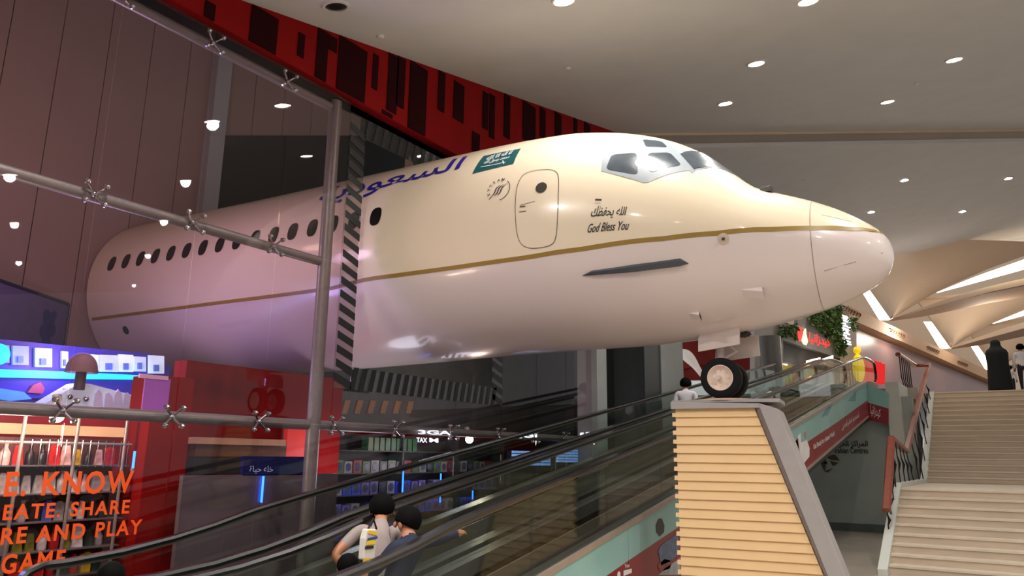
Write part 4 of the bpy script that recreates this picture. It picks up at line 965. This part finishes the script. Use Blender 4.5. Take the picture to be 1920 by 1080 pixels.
for x, t, u, y, lb in ((490, 893, 942, 7.13, 'short blue neon tube on the grey hoarding'), (249, 846, 878, 7.33, 'blue neon tube on the red pylon edge'), (754, 876, 935, 8.38, 'tall blue neon tube left of the two on the toy rack'), (825, 888, 942, 8.38, 'blue neon tube right of the tallest one on the toy rack'), (886, 920, 936, 8.38, 'smallest blue neon tube, rightmost')):
    p0, p1_ = at(x, u, 1, y), at(x, t, 1, y); t_ = thing('neon_tube', lb, 'neon light', 'blue neon tubes')
    MB().tube([p0, (p0[0], y, p1_[2])], .012, 8).build('glass_tube', m_neon, t_); MB().lathe([(.016, 0), (.016, .04)], (p0[0], y, p0[2] - .04), (0, 0, 1), 8).build('end_cap', m_steel, t_); MB().box((p0[0] - .012, y, p0[2] - .03), (p0[0] + .012, y + .022, p0[2])).build('bracket', m_steel, t_)
for x, y_, D, pw, lb in ((107, 780, 7.35, 14, 'glaring warm spot lamp above the left shelves'), (880, 824, 7.3, 12, 'glaring warm spot lamp above the toy rack')):
    p = at(x, y_, 1, D); t_ = thing('spot_lamp', lb, 'spot lamp', 'glaring spot lamps')
    MB().ball(p, .06, 14, 10).build('bulb', M('spot_bulb', (255, 236, 200), .3, emit=60, noise=0, ecol=(255, 226, 190)), t_, smooth=True); MB().lathe([(.02, .05), (.04, .12), (.04, .2)], p, (0, .3, 1), 12).build('lamp_socket', m_steel, t_, smooth='auto'); MB().tube([p + (0, .04, .12), (p[0], YF + .15, 2.27)], .012, 6).build('hanging_rod', m_steel, t_)
    lamp('POINT', tuple(p + (0, -.12, .0)), pw, (1, .82, .62), .05)
# backlit panorama high on the back of the shop
mu = thing('backlit_mural', 'glowing cyan panorama of a village street above the left shelves', 'mural'); YM = 9.6
def mq(pts, col, e, nm, yy, d=.04):
    q = [at(x, y, 1, yy) for x, y in pts]; return MB().prism(q, (0, d, 0)).build(nm, M('mural_%d_%d_%d_%d' % (*col, int(e * 10)), col, .4, emit=e, noise=.25, scale=3), mu)
mq([(-60, 630), (285, 664), (320, 690), (300, 772), (-60, 772)], (60, 50, 140), .25, 'mural_board', YM)
for i, (a, b, t, u) in enumerate(((2, 18, 646, 680), (24, 54, 648, 684), (66, 98, 652, 688), (116, 128, 658, 690), (172, 185, 664, 694), (188, 222, 665, 697), (224, 250, 664, 697), (252, 274, 668, 696), (280, 308, 666, 700))):
    mq([(a, u), (b, u + .5), (b, t + 1.5), (a, t)], [(120, 140, 230), (130, 160, 240), (150, 190, 240), (190, 215, 245), (210, 235, 245)][i % 5 if i < 4 else 4 - i % 2], .55, 'pale_house', YM - .05)
    mq([((a * 2 + b) / 3, u - 4), ((a + 2 * b) / 3, u - 4), ((a + 2 * b) / 3, u - 16), ((a * 2 + b) / 3, u - 16)], (90, 120, 200), .35, 'house_window', YM - .08)
mq([(-60, 690), (130, 697), (290, 705), (290, 712), (130, 710), (-60, 706)], (30, 190, 255), 2.2, 'cyan_light_strip', YM - .12, .06)
mq([(-60, 712), (130, 714), (128, 748), (-60, 744)], (40, 30, 150), .5, 'night_scene', YM - .06)
mq([(0, 728), (45, 735), (60, 748), (20, 752), (-20, 745)], (60, 130, 255), 1.0, 'blue_boat', YM - .1)
mq([(52, 736), (62, 722), (76, 716), (84, 728), (80, 738)], (150, 60, 90), .4, 'red_tent', YM - .1)
q = at(-2, 664, 1, YM - .15); MB().lathe([(.001, 0), (.12, .01), (.12, .03), (.001, .03)], q, (0, 1, 0), 24).build('cyan_disc', M('cyan_disc', (20, 240, 255), .4, emit=1.6, noise=0), mu)
# domed kiosk model in front of the mural
dk = thing('domed_model', 'brown domed kiosk model with a white sloping canopy before the glowing mural', 'model'); YK = 8.7
p = at(153, 694, 1, YK); pr = abs(at(125, 694, 1, YK)[0] - at(181, 694, 1, YK)[0]) / 2; hz = at(153, 661, 1, YK)[2] - p[2]
m_dome = M('dome_brown', (132, 100, 104), .6, noise=.08)
MB().lathe([(pr * 1.04, -.03), (pr * 1.04, 0)] + [(pr * math.cos(a), hz * math.sin(a)) for a in np.linspace(0, 1.52, 10)], p, (0, 0, 1), 28).build('dome', m_dome, dk, smooth='auto'); MB().lathe([(pr * .35, -.22), (pr * .35, -.03)], p, (0, 0, 1), 16).build('drum', M('drum_dark', (80, 64, 70), .6), dk, smooth='auto'); MB().tube([(p[0], p[1] + .25, 0), (p[0], p[1] + .25, p[2] - .2)], .05, 10).build('support_post', m_steel, dk)
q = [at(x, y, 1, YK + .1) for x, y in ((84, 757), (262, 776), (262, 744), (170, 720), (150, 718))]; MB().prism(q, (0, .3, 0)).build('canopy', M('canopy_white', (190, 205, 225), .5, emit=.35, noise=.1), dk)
for x, y in ((131, 744), (161, 748)): MB().ball(at(x, y, 1, YK + .08), .035, 10, 8).build('rivet', m_chrome, dk, smooth=True)
for i, x in enumerate((185, 205, 222, 240, 256)):
    q = [at(xx, yy, 1, YK + .08) for xx, yy in ((x - 9, 768), (x + 9, 768), (x + 6, 738 + (i % 2) * 6), (x, 730 + (i % 2) * 6), (x - 6, 738))]; MB().prism(q, (0, .02, 0)).build('cutout_bush', M('bush_pale', (176, 168, 200), .5, emit=.3, noise=.15), dk)
# framed banner hanging inside at the left
fb = thing('framed_banner', 'large dark framed banner with a blue blot hanging inside the glass at the left', 'banner'); m_fr = M('banner_frame', (28, 32, 66), .4)
A, B = atd(-60, 508, 9.3), atd(127, 571, 11.5); A[2] = B[2]; z0 = atd(116, 690, 11.5)[2]
nv = nrm(np.cross(B - A, (0, 0, 1)))
MB().prism([A, B, P3(B, z0), P3(A, z0)], nv * .02).build('banner_cloth', M('banner_cloth', (96, 80, 120), .7, noise=.1), fb)
MB().tube([A, B], .035, 6).build('frame_bar', m_fr, fb); MB().tube([B, P3(B, z0)], .035, 6).build('frame_bar', m_fr, fb)
t_ = nrm(B - A); cpt = np.array(atd(82, 615, 11.05)); dn = -nv if (nv @ _fh) > 0 else nv
for dx, dz, r in ((0, .12, .13), (-.06, -.05, .12), (.08, -.02, .11), (.02, -.22, .10), (-.08, .2, .07), (.1, .22, .06), (.0, -.36, .06)):
    MB().lathe([(.001, 0), (r, .002), (r, .008), (.001, .008)], A + t_ * ((cpt - A) @ t_) + dn * .03 + t_ * dx + np.array([0, 0, cpt[2] - A[2] + dz]) , dn, 9).build('blue_blot', M('blot_blue', (44, 30, 110), .6), fb)
# ---- left shelves
rk = thing('wire_rack', 'steel wire shelving full of small toys behind the orange letters', 'shelf rack'); YK2 = 7.5
for x, t in ((50, 768), (150, 776), (240, 782)):
    p = at(x, t, 1, YK2); MB().tube([(p[0], YK2, 0), (p[0], YK2, p[2])], .016, 10).build('post', m_steel, rk, smooth='auto')
XL, XR = at(-40, 830, 1, YK2)[0], at(246, 838, 1, YK2)[0]
rows = [at(120, y, 1, YK2)[2] for y in (872, 924, 976, 1030, 1080)]
zt = at(120, 831, 1, YK2)[2]; MB().tube([(XL, YK2, zt), (XR, YK2, zt)], .014, 8).build('top_bar', m_steel, rk)
for z in rows: MB().box((XL, YK2, max(z - .012, 0)), (XR, YK2 + .3, max(z, .012))).build('shelf_board', M('shelf_grey', (110, 104, 106), .4, .4), rk)
MB().box((XL, YK2 + .3, 0), (XR, YK2 + .33, zt + .05)).build('back_panel', M('rack_back', (86, 50, 46), .6), rk)
for x in np.arange(XL + .05, XR, .075): MB().tube([(x, YK2 - .01, zt - .22), (x, YK2 - .01, zt + .03)], .003, 4).build('hook_wire', m_chrome, rk)
tg = tag(MB().box(*bx(-30, 248, 797, 812, 8.15, .1)).build('light_shelf_edge', M('warm_ledge', (250, 200, 150), .5, emit=.5)), 'glowing cream ledge above the wire shelving', 'ledge')
tag(MB().box(*bx(-30, 248, 766, 900, 8.3, .1)).build('red_backdrop', M('backdrop_red', (150, 20, 40), .5, emit=.06, noise=.2, scale=1.5)), 'dark red backdrop panel above the wire shelving', 'panel')
pal = [('yellow', (214, 170, 24)), ('dark green', (36, 52, 42)), ('red', (190, 30, 34)), ('black', (26, 26, 30)), ('silver', (150, 146, 144)), ('blue', (50, 80, 150)), ('pale pink', (214, 170, 164)), ('olive', (120, 118, 34)), ('orange', (200, 90, 30)), ('white', (214, 208, 204))]
rowpal = [[0, 1, 2, 3, 3, 1, 6, 3], [4, 4, 9, 4, 6, 4, 3, 4], [5, 3, 4, 1, 5, 3, 9, 4], [7, 2, 1, 7, 4, 3, 9, 7], [2, 2, 8, 0, 2, 1, 7, 2]]
rn = ['top', 'second', 'third', 'fourth', 'bottom']; protos = {}
def toy_mesh(kind):
    mb = MB()
    if kind == 0: mb.lathe([(.036, 0), (.04, .02), (.04, .1), (.02, .13), (.014, .15), (.018, .165), (.018, .18)], n=12)
    elif kind == 1: mb.box((-.042, -.03, 0), (.042, .03, .16)); mb.box((-.02, -.032, .16), (.02, .0, .175))
    else: mb.hexa([(-.045, -.02, 0), (.045, -.02, 0), (.045, .02, 0), (-.045, .02, 0)], [(-.03, -.008, .17), (.03, -.008, .17), (.03, .008, .17), (-.03, .008, .17)])
    return mb
def toy(kind, ci, p, label, grp, cat='toy', sc=1.0):
    k = (kind, ci)
    nm = ['toy_bottle', 'toy_box', 'toy_pouch'][kind]
    if k not in protos: o = toy_mesh(kind).build(nm, M('toy_' + pal[ci][0].replace(' ', '_'), pal[ci][1], .35, noise=.35, scale=22), smooth='auto'); protos[k] = o
    else: o = protos[k].copy(); COL.objects.link(o)
    o.location = p; o.scale = (sc, sc, sc); return tag(o, label, cat, grp)
rg = random.Random(11)
for r, z in enumerate(rows):
    x = XL + .06; i = 0
    while x < XR - .05:
        ci = rowpal[r][(i * 3 + r + rg.randint(0, 1)) % 8]; kd = rg.choice((0, 1, 2)); toy(kd, ci, (x, YK2 + .12, max(z, .012)), '%s %s on the %s shelf of the rack behind the orange letters' % (pal[ci][0], ['toy bottle', 'toy box', 'toy pouch'][kd], rn[r]), 'toys on the wire rack', sc=rg.uniform(.85, 1.15)); x += .105; i += 1
# ---- toy rack right of the mullion
rk = thing('toy_rack', 'dark toy rack of boxed sets behind the walkways right of the mullion', 'shelf rack'); YK3 = 8.4
XL, XR = at(628, 900, 1, YK3)[0], at(945, 900, 1, YK3)[0]
rows = [at(760, y, 1, YK3)[2] for y in (846, 886, 924, 962, 1000)]
for x in np.linspace(XL, XR, 4): MB().box((x - .015, YK3, 0), (x + .015, YK3 + .3, rows[0] + .25)).build('upright', M('rack_dark', (50, 48, 50), .5), rk)
for z in rows: MB().box((XL, YK3, z - .015), (XR, YK3 + .3, z)).build('shelf_board', M('rack_dark', (50, 48, 50), .5), rk)
MB().box((XL, YK3 + .3, 0), (XR, YK3 + .32, rows[0] + .25)).build('back_panel', M('rack_back2', (40, 34, 36), .6), rk)
bp = [('green', (60, 92, 40)), ('grey', (120, 122, 126)), ('blue', (50, 70, 190)), ('violet', (96, 84, 150)), ('dark', (34, 34, 38)), ('red', (120, 34, 34))]
bprot = {}
def boxed(ci, p, s_, label):
    if ci not in bprot:
        o = MB().box((-.085, 0, 0), (.085, .12, .19)).build('boxed_toy', M('boxed_' + bp[ci][0], bp[ci][1], .35, noise=.3, scale=14), bevel=0)
        MB().lathe([(.001, .004), (.06, .004), (.066, .0), (.066, -.002)], (0, 0, .095), (0, -1, 0), 18).build('round_window', M('boxed_window', (70, 76, 96), .15, noise=.3, scale=20), o); bprot[ci] = o
    else: o = copy_tree(bprot[ci])
    o.location = p; o.scale = (s_, 1, s_); return tag(o, label, 'toy box', 'boxed toys on the dark rack')
for r, z in enumerate(rows[1:]):
    x = XL + .12; i = 0
    while x < XR - .1:
        ci = [[0, 1, 5, 0, 1, 4], [4, 1, 2, 2, 3, 3], [2, 2, 3, 3, 1, 4], [1, 2, 4, 2, 3, 5]][r][(i + r) % 6]
        boxed(ci, (x, YK3 + .06, z), 1.0 - .08 * (i % 2), '%s boxed toy with round window on the %s shelf of the dark rack' % (bp[ci][0], ['upper', 'middle', 'lower', 'lowest'][r])); x += .19; i += 1
for i, x in enumerate(np.arange(XL + .75, XL + 1.9, .13)):
    o = MB().box((x - .05, YK3 + .05, rows[0]), (x + .05, YK3 + .2, rows[0] + .2)).build('green_pack', M('pack_green', (50, 96, 60), .4, noise=.25, scale=12)); tag(o, 'green pack standing on top of the dark toy rack', 'pack', 'green packs on the rack')
m_ws = M('sign_white', (226, 240, 250), .4, emit=2.0, noise=0)
for body, quad, lb in (('SEGA', ((784, 814), (846, 816), (784, 806), (846, 808)), None), ('TAX', ((781, 829), (801, 830), (781, 820), (801, 821)), None), ('M', ((805, 829), (822, 830), (805, 821), (822, 822)), None), ('IGI', ((974, 822), (1007, 820), (974, 812), (1007, 808)), None), ('JI', ((1081, 822), (1105, 821), (1081, 812), (1105, 810)), None)):
    pass
sg = thing('lit_shop_sign', 'white illuminated lettering over the toy rack', 'sign')
for body, quad in (('3GA', ((784, 814), (846, 816), (784, 806), (846, 808))), ('TAX', ((781, 829), (801, 830), (781, 820), (801, 821))), ('M', ((805, 829), (822, 830), (805, 821), (822, 822)))):
    text_quad(body, *[at(x, y, 1, YF + .03) for x, y in quad], cut=.03).build('lettering', m_ws, sg)
sg = thing('lit_sign_fragment', 'white illuminated letters on the red band right of the toy rack', 'sign')
for body, quad in (('IGI', ((974, 822), (1007, 820), (974, 812), (1007, 808))), ('JI', ((1081, 822), (1105, 821), (1081, 812), (1105, 810)))):
    text_quad(body, *[at(x, y, 1, YF + .03) for x, y in quad], cut=.03).build('lettering', m_ws, sg)
m_cool = M('cooler_glow', (120, 170, 240), .4, emit=.9, noise=.5, scale=16, col2=(230, 240, 255))
for a, b, t, u, y, lb in ((962, 1042, 846, 874, 8.0, 'left blue lit display shelves seen through the walkway glass'), (1046, 1112, 843, 868, 6.95, 'middle blue lit display shelves seen through the walkway glass')):
    c_ = thing('lit_display', lb, 'display shelf', 'blue lit display shelves'); A, B = bx(a, b, t, u, y, .1); n_ = 5; hh = (B[2] - A[2]) / n_
    MB().box((A[0], A[1] + .05, 0.0), (B[0], B[1] + .05, B[2])).build('cabinet', m_dark, c_)
    for i in range(n_):
        w_ = (B[0] - A[0]) / 3
        for j in range(3): MB().box((A[0] + w_ * j + .02, A[1], A[2] + hh * i + hh * .25), (A[0] + w_ * (j + 1) - .02, A[1] + .05, A[2] + hh * (i + 1))).build('lit_shelf', m_cool, c_)


# ================================================================ people
m_skin = M('skin', (176, 118, 86), .5, noise=.05); m_hair = M('hair_black', (6, 6, 6), .8, noise=.2, scale=30, spec=.1)
def person(name, label, foot, rz_, H, mats, joints=None, zones=None, hair=True, group=None, hands=True):
    """one continuous skinned figure; local x = right, y = forward, z = up, unit height; zones(i) -> material index per bone"""
    J = dict(pel=(0, 0, .53), bel=(0, .0, .62), che=(0, .0, .73), nek=(0, .0, .83), nk2=(0, .01, .86), hed=(0, .02, .905), top=(0, .015, .955),
             hl=(-.055, 0, .50), kl=(-.06, .01, .28), al=(-.06, -.01, .05), tl=(-.065, .09, .02), hr=(.055, 0, .50), kr=(.06, .01, .28), ar=(.06, -.01, .05), tr=(.065, .09, .02),
             sl=(-.115, 0, .795), el=(-.145, -.01, .63), wl=(-.15, .03, .49), pl=(-.15, .045, .455), sr=(.115, 0, .795), er=(.145, -.01, .63), wr=(.15, .03, .49), pr=(.15, .045, .455))
    J.update(joints or {})
    R = dict(pel=.085, bel=.08, che=.088, nek=.04, nk2=.034, hed=.066, top=.045, hl=.062, kl=.042, al=.028, tl=.022, hr=.062, kr=.042, ar=.028, tr=.022, sl=.045, el=.031, wl=.021, pl=.024, sr=.045, er=.031, wr=.021, pr=.024)
    E_ = [('pel', 'bel'), ('bel', 'che'), ('che', 'nek'), ('nek', 'nk2'), ('nk2', 'hed'), ('hed', 'top'), ('pel', 'hl'), ('hl', 'kl'), ('kl', 'al'), ('al', 'tl'), ('pel', 'hr'), ('hr', 'kr'), ('kr', 'ar'), ('ar', 'tr'),
          ('che', 'sl'), ('sl', 'el'), ('el', 'wl'), ('wl', 'pl'), ('che', 'sr'), ('sr', 'er'), ('er', 'wr'), ('wr', 'pr')]
    if hands:
        for sd in 'lr':
            a = np.array(J['w' + sd]); p = np.array(J['p' + sd]); f = nrm(p - a); sg_ = -1 if sd == 'l' else 1
            ref = nrm(np.cross(f, (0, 0, 1.0) if abs(f[2]) < .8 else (0, 1.0, 0)))
            dn_ = nrm(np.cross(ref, f)); dn_ = -dn_ if dn_[2] > 0 else dn_
            for i in range(4):
                o_ = ref * (i - 1.5) * .011; k1, k2 = 'f%s%da' % (sd, i), 'f%s%db' % (sd, i); ln = (.03, .036, .034, .026)[i]
                J[k1] = tuple(p + o_ + f * ln * .6); J[k2] = tuple(p + o_ * 1.1 + f * ln + dn_ * .018); R[k1] = .0068; R[k2] = .0058; E_ += [('p' + sd, k1), (k1, k2)]
            J['t%sa' % sd] = tuple(a + f * .012 + ref * .024); J['t%sb' % sd] = tuple(a + f * .03 + ref * .034); R['t%sa' % sd] = .008; R['t%sb' % sd] = .0065; E_ += [('w' + sd, 't%sa' % sd), ('t%sa' % sd, 't%sb' % sd)]
    ks = list(J); ix = {k: i for i, k in enumerate(ks)}; V = np.array([J[k] for k in ks])
    me = bpy.data.meshes.new(name); me.from_pydata([tuple(v * H) for v in V], [(ix[a], ix[b]) for a, b in E_], [])
    o = bpy.data.objects.new(name, me); COL.objects.link(o)
    md = o.modifiers.new('skin', 'SKIN'); md.use_smooth_shade = True
    for k in ks:
        sv = me.skin_vertices[0].data[ix[k]]; sv.radius = (R[k] * H, R[k] * H * (.8 if k in ('bel', 'che', 'pel') else 1)); sv.use_root = (k == 'pel')
    sb = o.modifiers.new('sub', 'SUBSURF'); sb.levels = 2; sb.render_levels = 2
    dg = bpy.context.evaluated_depsgraph_get(); dg.update(); me2 = bpy.data.meshes.new_from_object(o.evaluated_get(dg)); o.modifiers.clear(); o.data = me2
    for q in mats: me2.materials.append(q)
    me2.polygons.foreach_set('use_smooth', [True] * len(me2.polygons))
    # clothing zones by nearest bone
    cen = np.zeros(len(me2.polygons) * 3); me2.polygons.foreach_get('center', cen); cen = cen.reshape(-1, 3); bd = np.full(len(cen), 9.0); bi = np.zeros(len(cen), int); bt = np.zeros(len(cen))
    for k, (a, b) in enumerate(E_):
        A0, B0 = V[ix[a]] * H, V[ix[b]] * H; ab = B0 - A0; t = np.clip(((cen - A0) @ ab) / (ab @ ab + 1e-9), 0, 1); d = np.linalg.norm(cen - A0 - t[:, None] * ab, axis=1); w_ = d < bd
        bd[w_] = d[w_]; bi[w_] = k; bt[w_] = t[w_]
    me2.polygons.foreach_set('material_index', [zones('-'.join(E_[k]), t) for k, t in zip(bi, bt)])
    if hair:
        h = V[ix['hed']] * H; tp = V[ix['top']] * H; ax_ = nrm(tp - h + np.array([0, -.35, 0]) * np.linalg.norm(tp - h)); r = .078 * H
        mb = MB(); 
        mb.lathe([(r * math.cos(a) if a < 1.55 else .001, r * 1.05 * math.sin(a)) for a in np.linspace(-.35, 1.57, 9)], h + ax_ * .025 * H, ax_, 16)
        hr = mb.build('hair', m_hair, o, smooth=True)
        fw = nrm(np.array([0, 1.0, 0])); MB().ball(h + np.array([0, .072, -.005]) * H, .012 * H, 8, 6, (1, 1.2, 1.4)).build('nose', mats[0], o, smooth=True)
        for s_ in (-1, 1): MB().ball(h + np.array([s_ * .068, 0, 0]) * H, .016 * H, 8, 6, (.4, .8, 1.3)).build('ear', mats[0], o, smooth=True)
    o.location = foot; o.rotation_euler = (0, 0, rz_); return tag(o, label, 'person', group)
def zones(shirt=1, pants=2, sleeve=1.0, legs=1.0, shoes=3):
    def f(nm, t):
        a, b = nm.split('-')
        if a in ('nk2', 'hed') or b in ('top', 'hed') or a == 'nek': return 0
        if a[0] == 'f' or b[0] == 'f' or a[0] == 'w' or (a[0] == 't' and len(a) == 3) or (b[0] == 't' and len(b) == 3): return 0
        if b in ('tl', 'tr'): return shoes
        if nm in ('pel-bel', 'bel-che', 'che-nek', 'che-sl', 'che-sr'): return shirt
        if nm in ('sl-el', 'sr-er'): return shirt if (sleeve >= 1 or t < sleeve) else 0
        if nm in ('el-wl', 'er-wr'): return shirt if sleeve >= 1 else 0
        if nm in ('kl-al', 'kr-ar'): return pants if legs >= 1 else 0
        return pants
    return f
def belt(x): return zz_on(x, [(a, max(b, .03)) for a, b in path(-1.15)])
m_navy = M('navy_cloth', (16, 26, 52), .8, noise=.1, scale=12); m_gsh = M('grey_tee', (150, 136, 132), .8, noise=.06); m_blk = M('black_cloth', (12, 13, 15), .8, noise=.15); m_wsh = M('white_cloth', (222, 218, 224), .8, noise=.03); m_shoe = M('shoe_dark', (30, 26, 26), .6); m_kh = M('khaki_cloth', (120, 108, 92), .8)
# boy in navy leaning back on the near rail, one arm stretched along it
x = at(748, 960, 1, 4.02)[0]
person('person', 'person in navy jersey stretching an arm along the near walkway rail', (x, 4.02, belt(x)), math.radians(12), 1.36, [m_skin, m_navy, m_blk, m_shoe],
       dict(che=(.03, -.05, .73), nek=(.05, -.05, .82), nk2=(.07, -.02, .85), hed=(.09, .0, .885), top=(.10, .0, .935), sr=(.15, -.06, .785), er=(.28, -.13, .79), wr=(.41, -.17, .815), pr=(.44, -.18, .82), sl=(-.08, -.04, .79), el=(-.13, .05, .66), wl=(-.05, .13, .62), pl=(-.02, .14, .61)), zones(1, 2))
# boy in grey tee, hand on hip
x = at(712, 960, 1, 4.34)[0]
gb = person('person', 'person in grey tee with a hand on the hip, leaning toward the one in navy', (x, 4.34, belt(x)), math.radians(-50), 1.40, [m_skin, m_gsh, m_kh, m_shoe],
       dict(che=(.0, .07, .73), nek=(.0, .13, .82), nk2=(.0, .16, .85), hed=(.0, .20, .885), top=(.0, .205, .935), sl=(-.11, .07, .79), el=(-.24, -.02, .66), wl=(-.13, .0, .55), pl=(-.10, .02, .535), sr=(.11, .07, .79), er=(.15, .10, .63), wr=(.14, .16, .50), pr=(.14, .18, .47)), zones(1, 2, .6))
# printed scarf of bright patches hanging over the side of the grey tee
sc_ = thing('printed_bag', 'bright printed bag hanging between the two people on the near walkway', 'bag'); m_bw = M('bag_white', (206, 200, 190), .7)
xb_ = at(698, 1015, 1, 4.0)[0]
def bq(px, py, y=4.0): return at(px, py, 1, y)
MB().prism([bq(682, 1050), bq(703, 1050), bq(708, 1000), bq(706, 992), bq(690, 992), bq(685, 1010)], (0, .06, 0)).build('bag_body', m_bw, sc_, bevel=.01)
for pts, col in ((((689, 1000), (707, 1004), (707, 998), (691, 994)), (226, 184, 30)), (((688, 1014), (707, 1010), (707, 1005), (690, 1009)), (40, 70, 140)), (((687, 1022), (704, 1020), (702, 1012), (689, 1014)), (230, 190, 20)), (((684, 1030), (700, 1028), (700, 1023), (685, 1024)), (30, 30, 34)), (((680, 1056), (694, 1052), (694, 1046), (682, 1048)), (220, 170, 20))):
    MB().prism([bq(px, py, 3.995) for px, py in pts], (0, -.004, 0)).build('print_patch', M('bag_%d_%d' % col[:2], col, .6), sc_)
MB().tube([bq(690, 992, 4.03), bq(700, 972, 4.03), bq(706, 992, 4.03)], .008, 6).build('strap', m_blk, sc_)
x = at(655, 1020, 1, 4.3)[0]
person('person', 'small person in black at the left of the pair on the near walkway', (x, 4.3, belt(x)), math.radians(-30), 1.05, [m_skin, m_blk, m_blk, m_shoe], None, zones(1, 2, .5, .5))
x = at(207, 1066, 1, 5.35)[0]; zt_ = at(207, 1060, 1, 5.35)[2]
person('person', 'dark haired small person at the bottom edge by the far walkway rail', (x, 5.35, 0.03), math.radians(-70), (zt_ - .03) / .985, [m_skin, m_navy, m_blk, m_shoe], dict(sr=(.1, .02, .79), er=(.13, .16, .78), wr=(.12, .28, .84), pr=(.12, .31, .85)), zones(1, 2, .5))
x = at(1285, 720, 1, 5.45)[0]; zt_ = at(1283, 710, 1, 5.45)[2]
person('person', 'bearded person in white shirt riding the far walkway beside the pedestal', (x, 5.45, belt(x)), math.radians(-75), (zt_ - belt(x)) / .985, [m_skin, m_wsh, m_kh, m_shoe], dict(nk2=(0, .03, .86), hed=(0, .05, .905), top=(0, .05, .955)), zones(1, 2, .6))
# woman in a black abaya at the head of the stairs
wx, wy = 28.9, .40; wm = thing('person', 'person in long black cloak seen from behind at the top of the stairs', 'person'); wm.location = (wx, wy, ZU)
mb = MB(); prof = [(.30, .02), (.31, .1), (.29, .5), (.27, .9), (.28, 1.1), (.29, 1.25), (.25, 1.36), (.16, 1.44), (.13, 1.52), (.13, 1.60), (.10, 1.67), (.05, 1.705), (.001, 1.715)]
n_ = 32; v = []
for r, h in prof:
    for j in range(n_):
        a = 2 * math.pi * j / n_; fold = 1 + .04 * math.sin(a * 9 + h * 2) * max(0, 1 - h / 1.3); v.append((r * .7 * math.cos(a) * fold, r * 1.12 * math.sin(a) * fold, h))
mb.add(v, [(i * n_ + j, i * n_ + (j + 1) % n_, (i + 1) * n_ + (j + 1) % n_, (i + 1) * n_ + j) for i in range(len(prof) - 1) for j in range(n_)] + [tuple(range(n_ - 1, -1, -1))])
mb.build('cloak', m_blk, wm, smooth=True)
MB().ball((.075, 0, 1.585), .075, 12, 10, (.6, .8, 1.1)).build('face', m_skin, wm, smooth=True)
for s_ in (-1, 1): MB().ball((.12, s_ * .1, .03), .05, 8, 6, (1.8, .8, .6)).build('shoe', m_shoe, wm, smooth=True)
m_dsk = M('dark_skirt', (36, 30, 46), .8)
p = at(1919, 700, 2, ZU + .9)
person('person', 'person in white top and dark trousers at the right edge atop the stairs', (28.9, -.26, ZU), math.radians(-90), 1.52, [m_skin, m_wsh, m_dsk, m_shoe], None, zones(1, 2, 1))
person('person', 'small child in white just right of the black cloaked person', (30.2, .10, ZU), math.radians(-90), .98, [m_skin, m_wsh, m_dsk, m_shoe], None, zones(1, 2, 1))
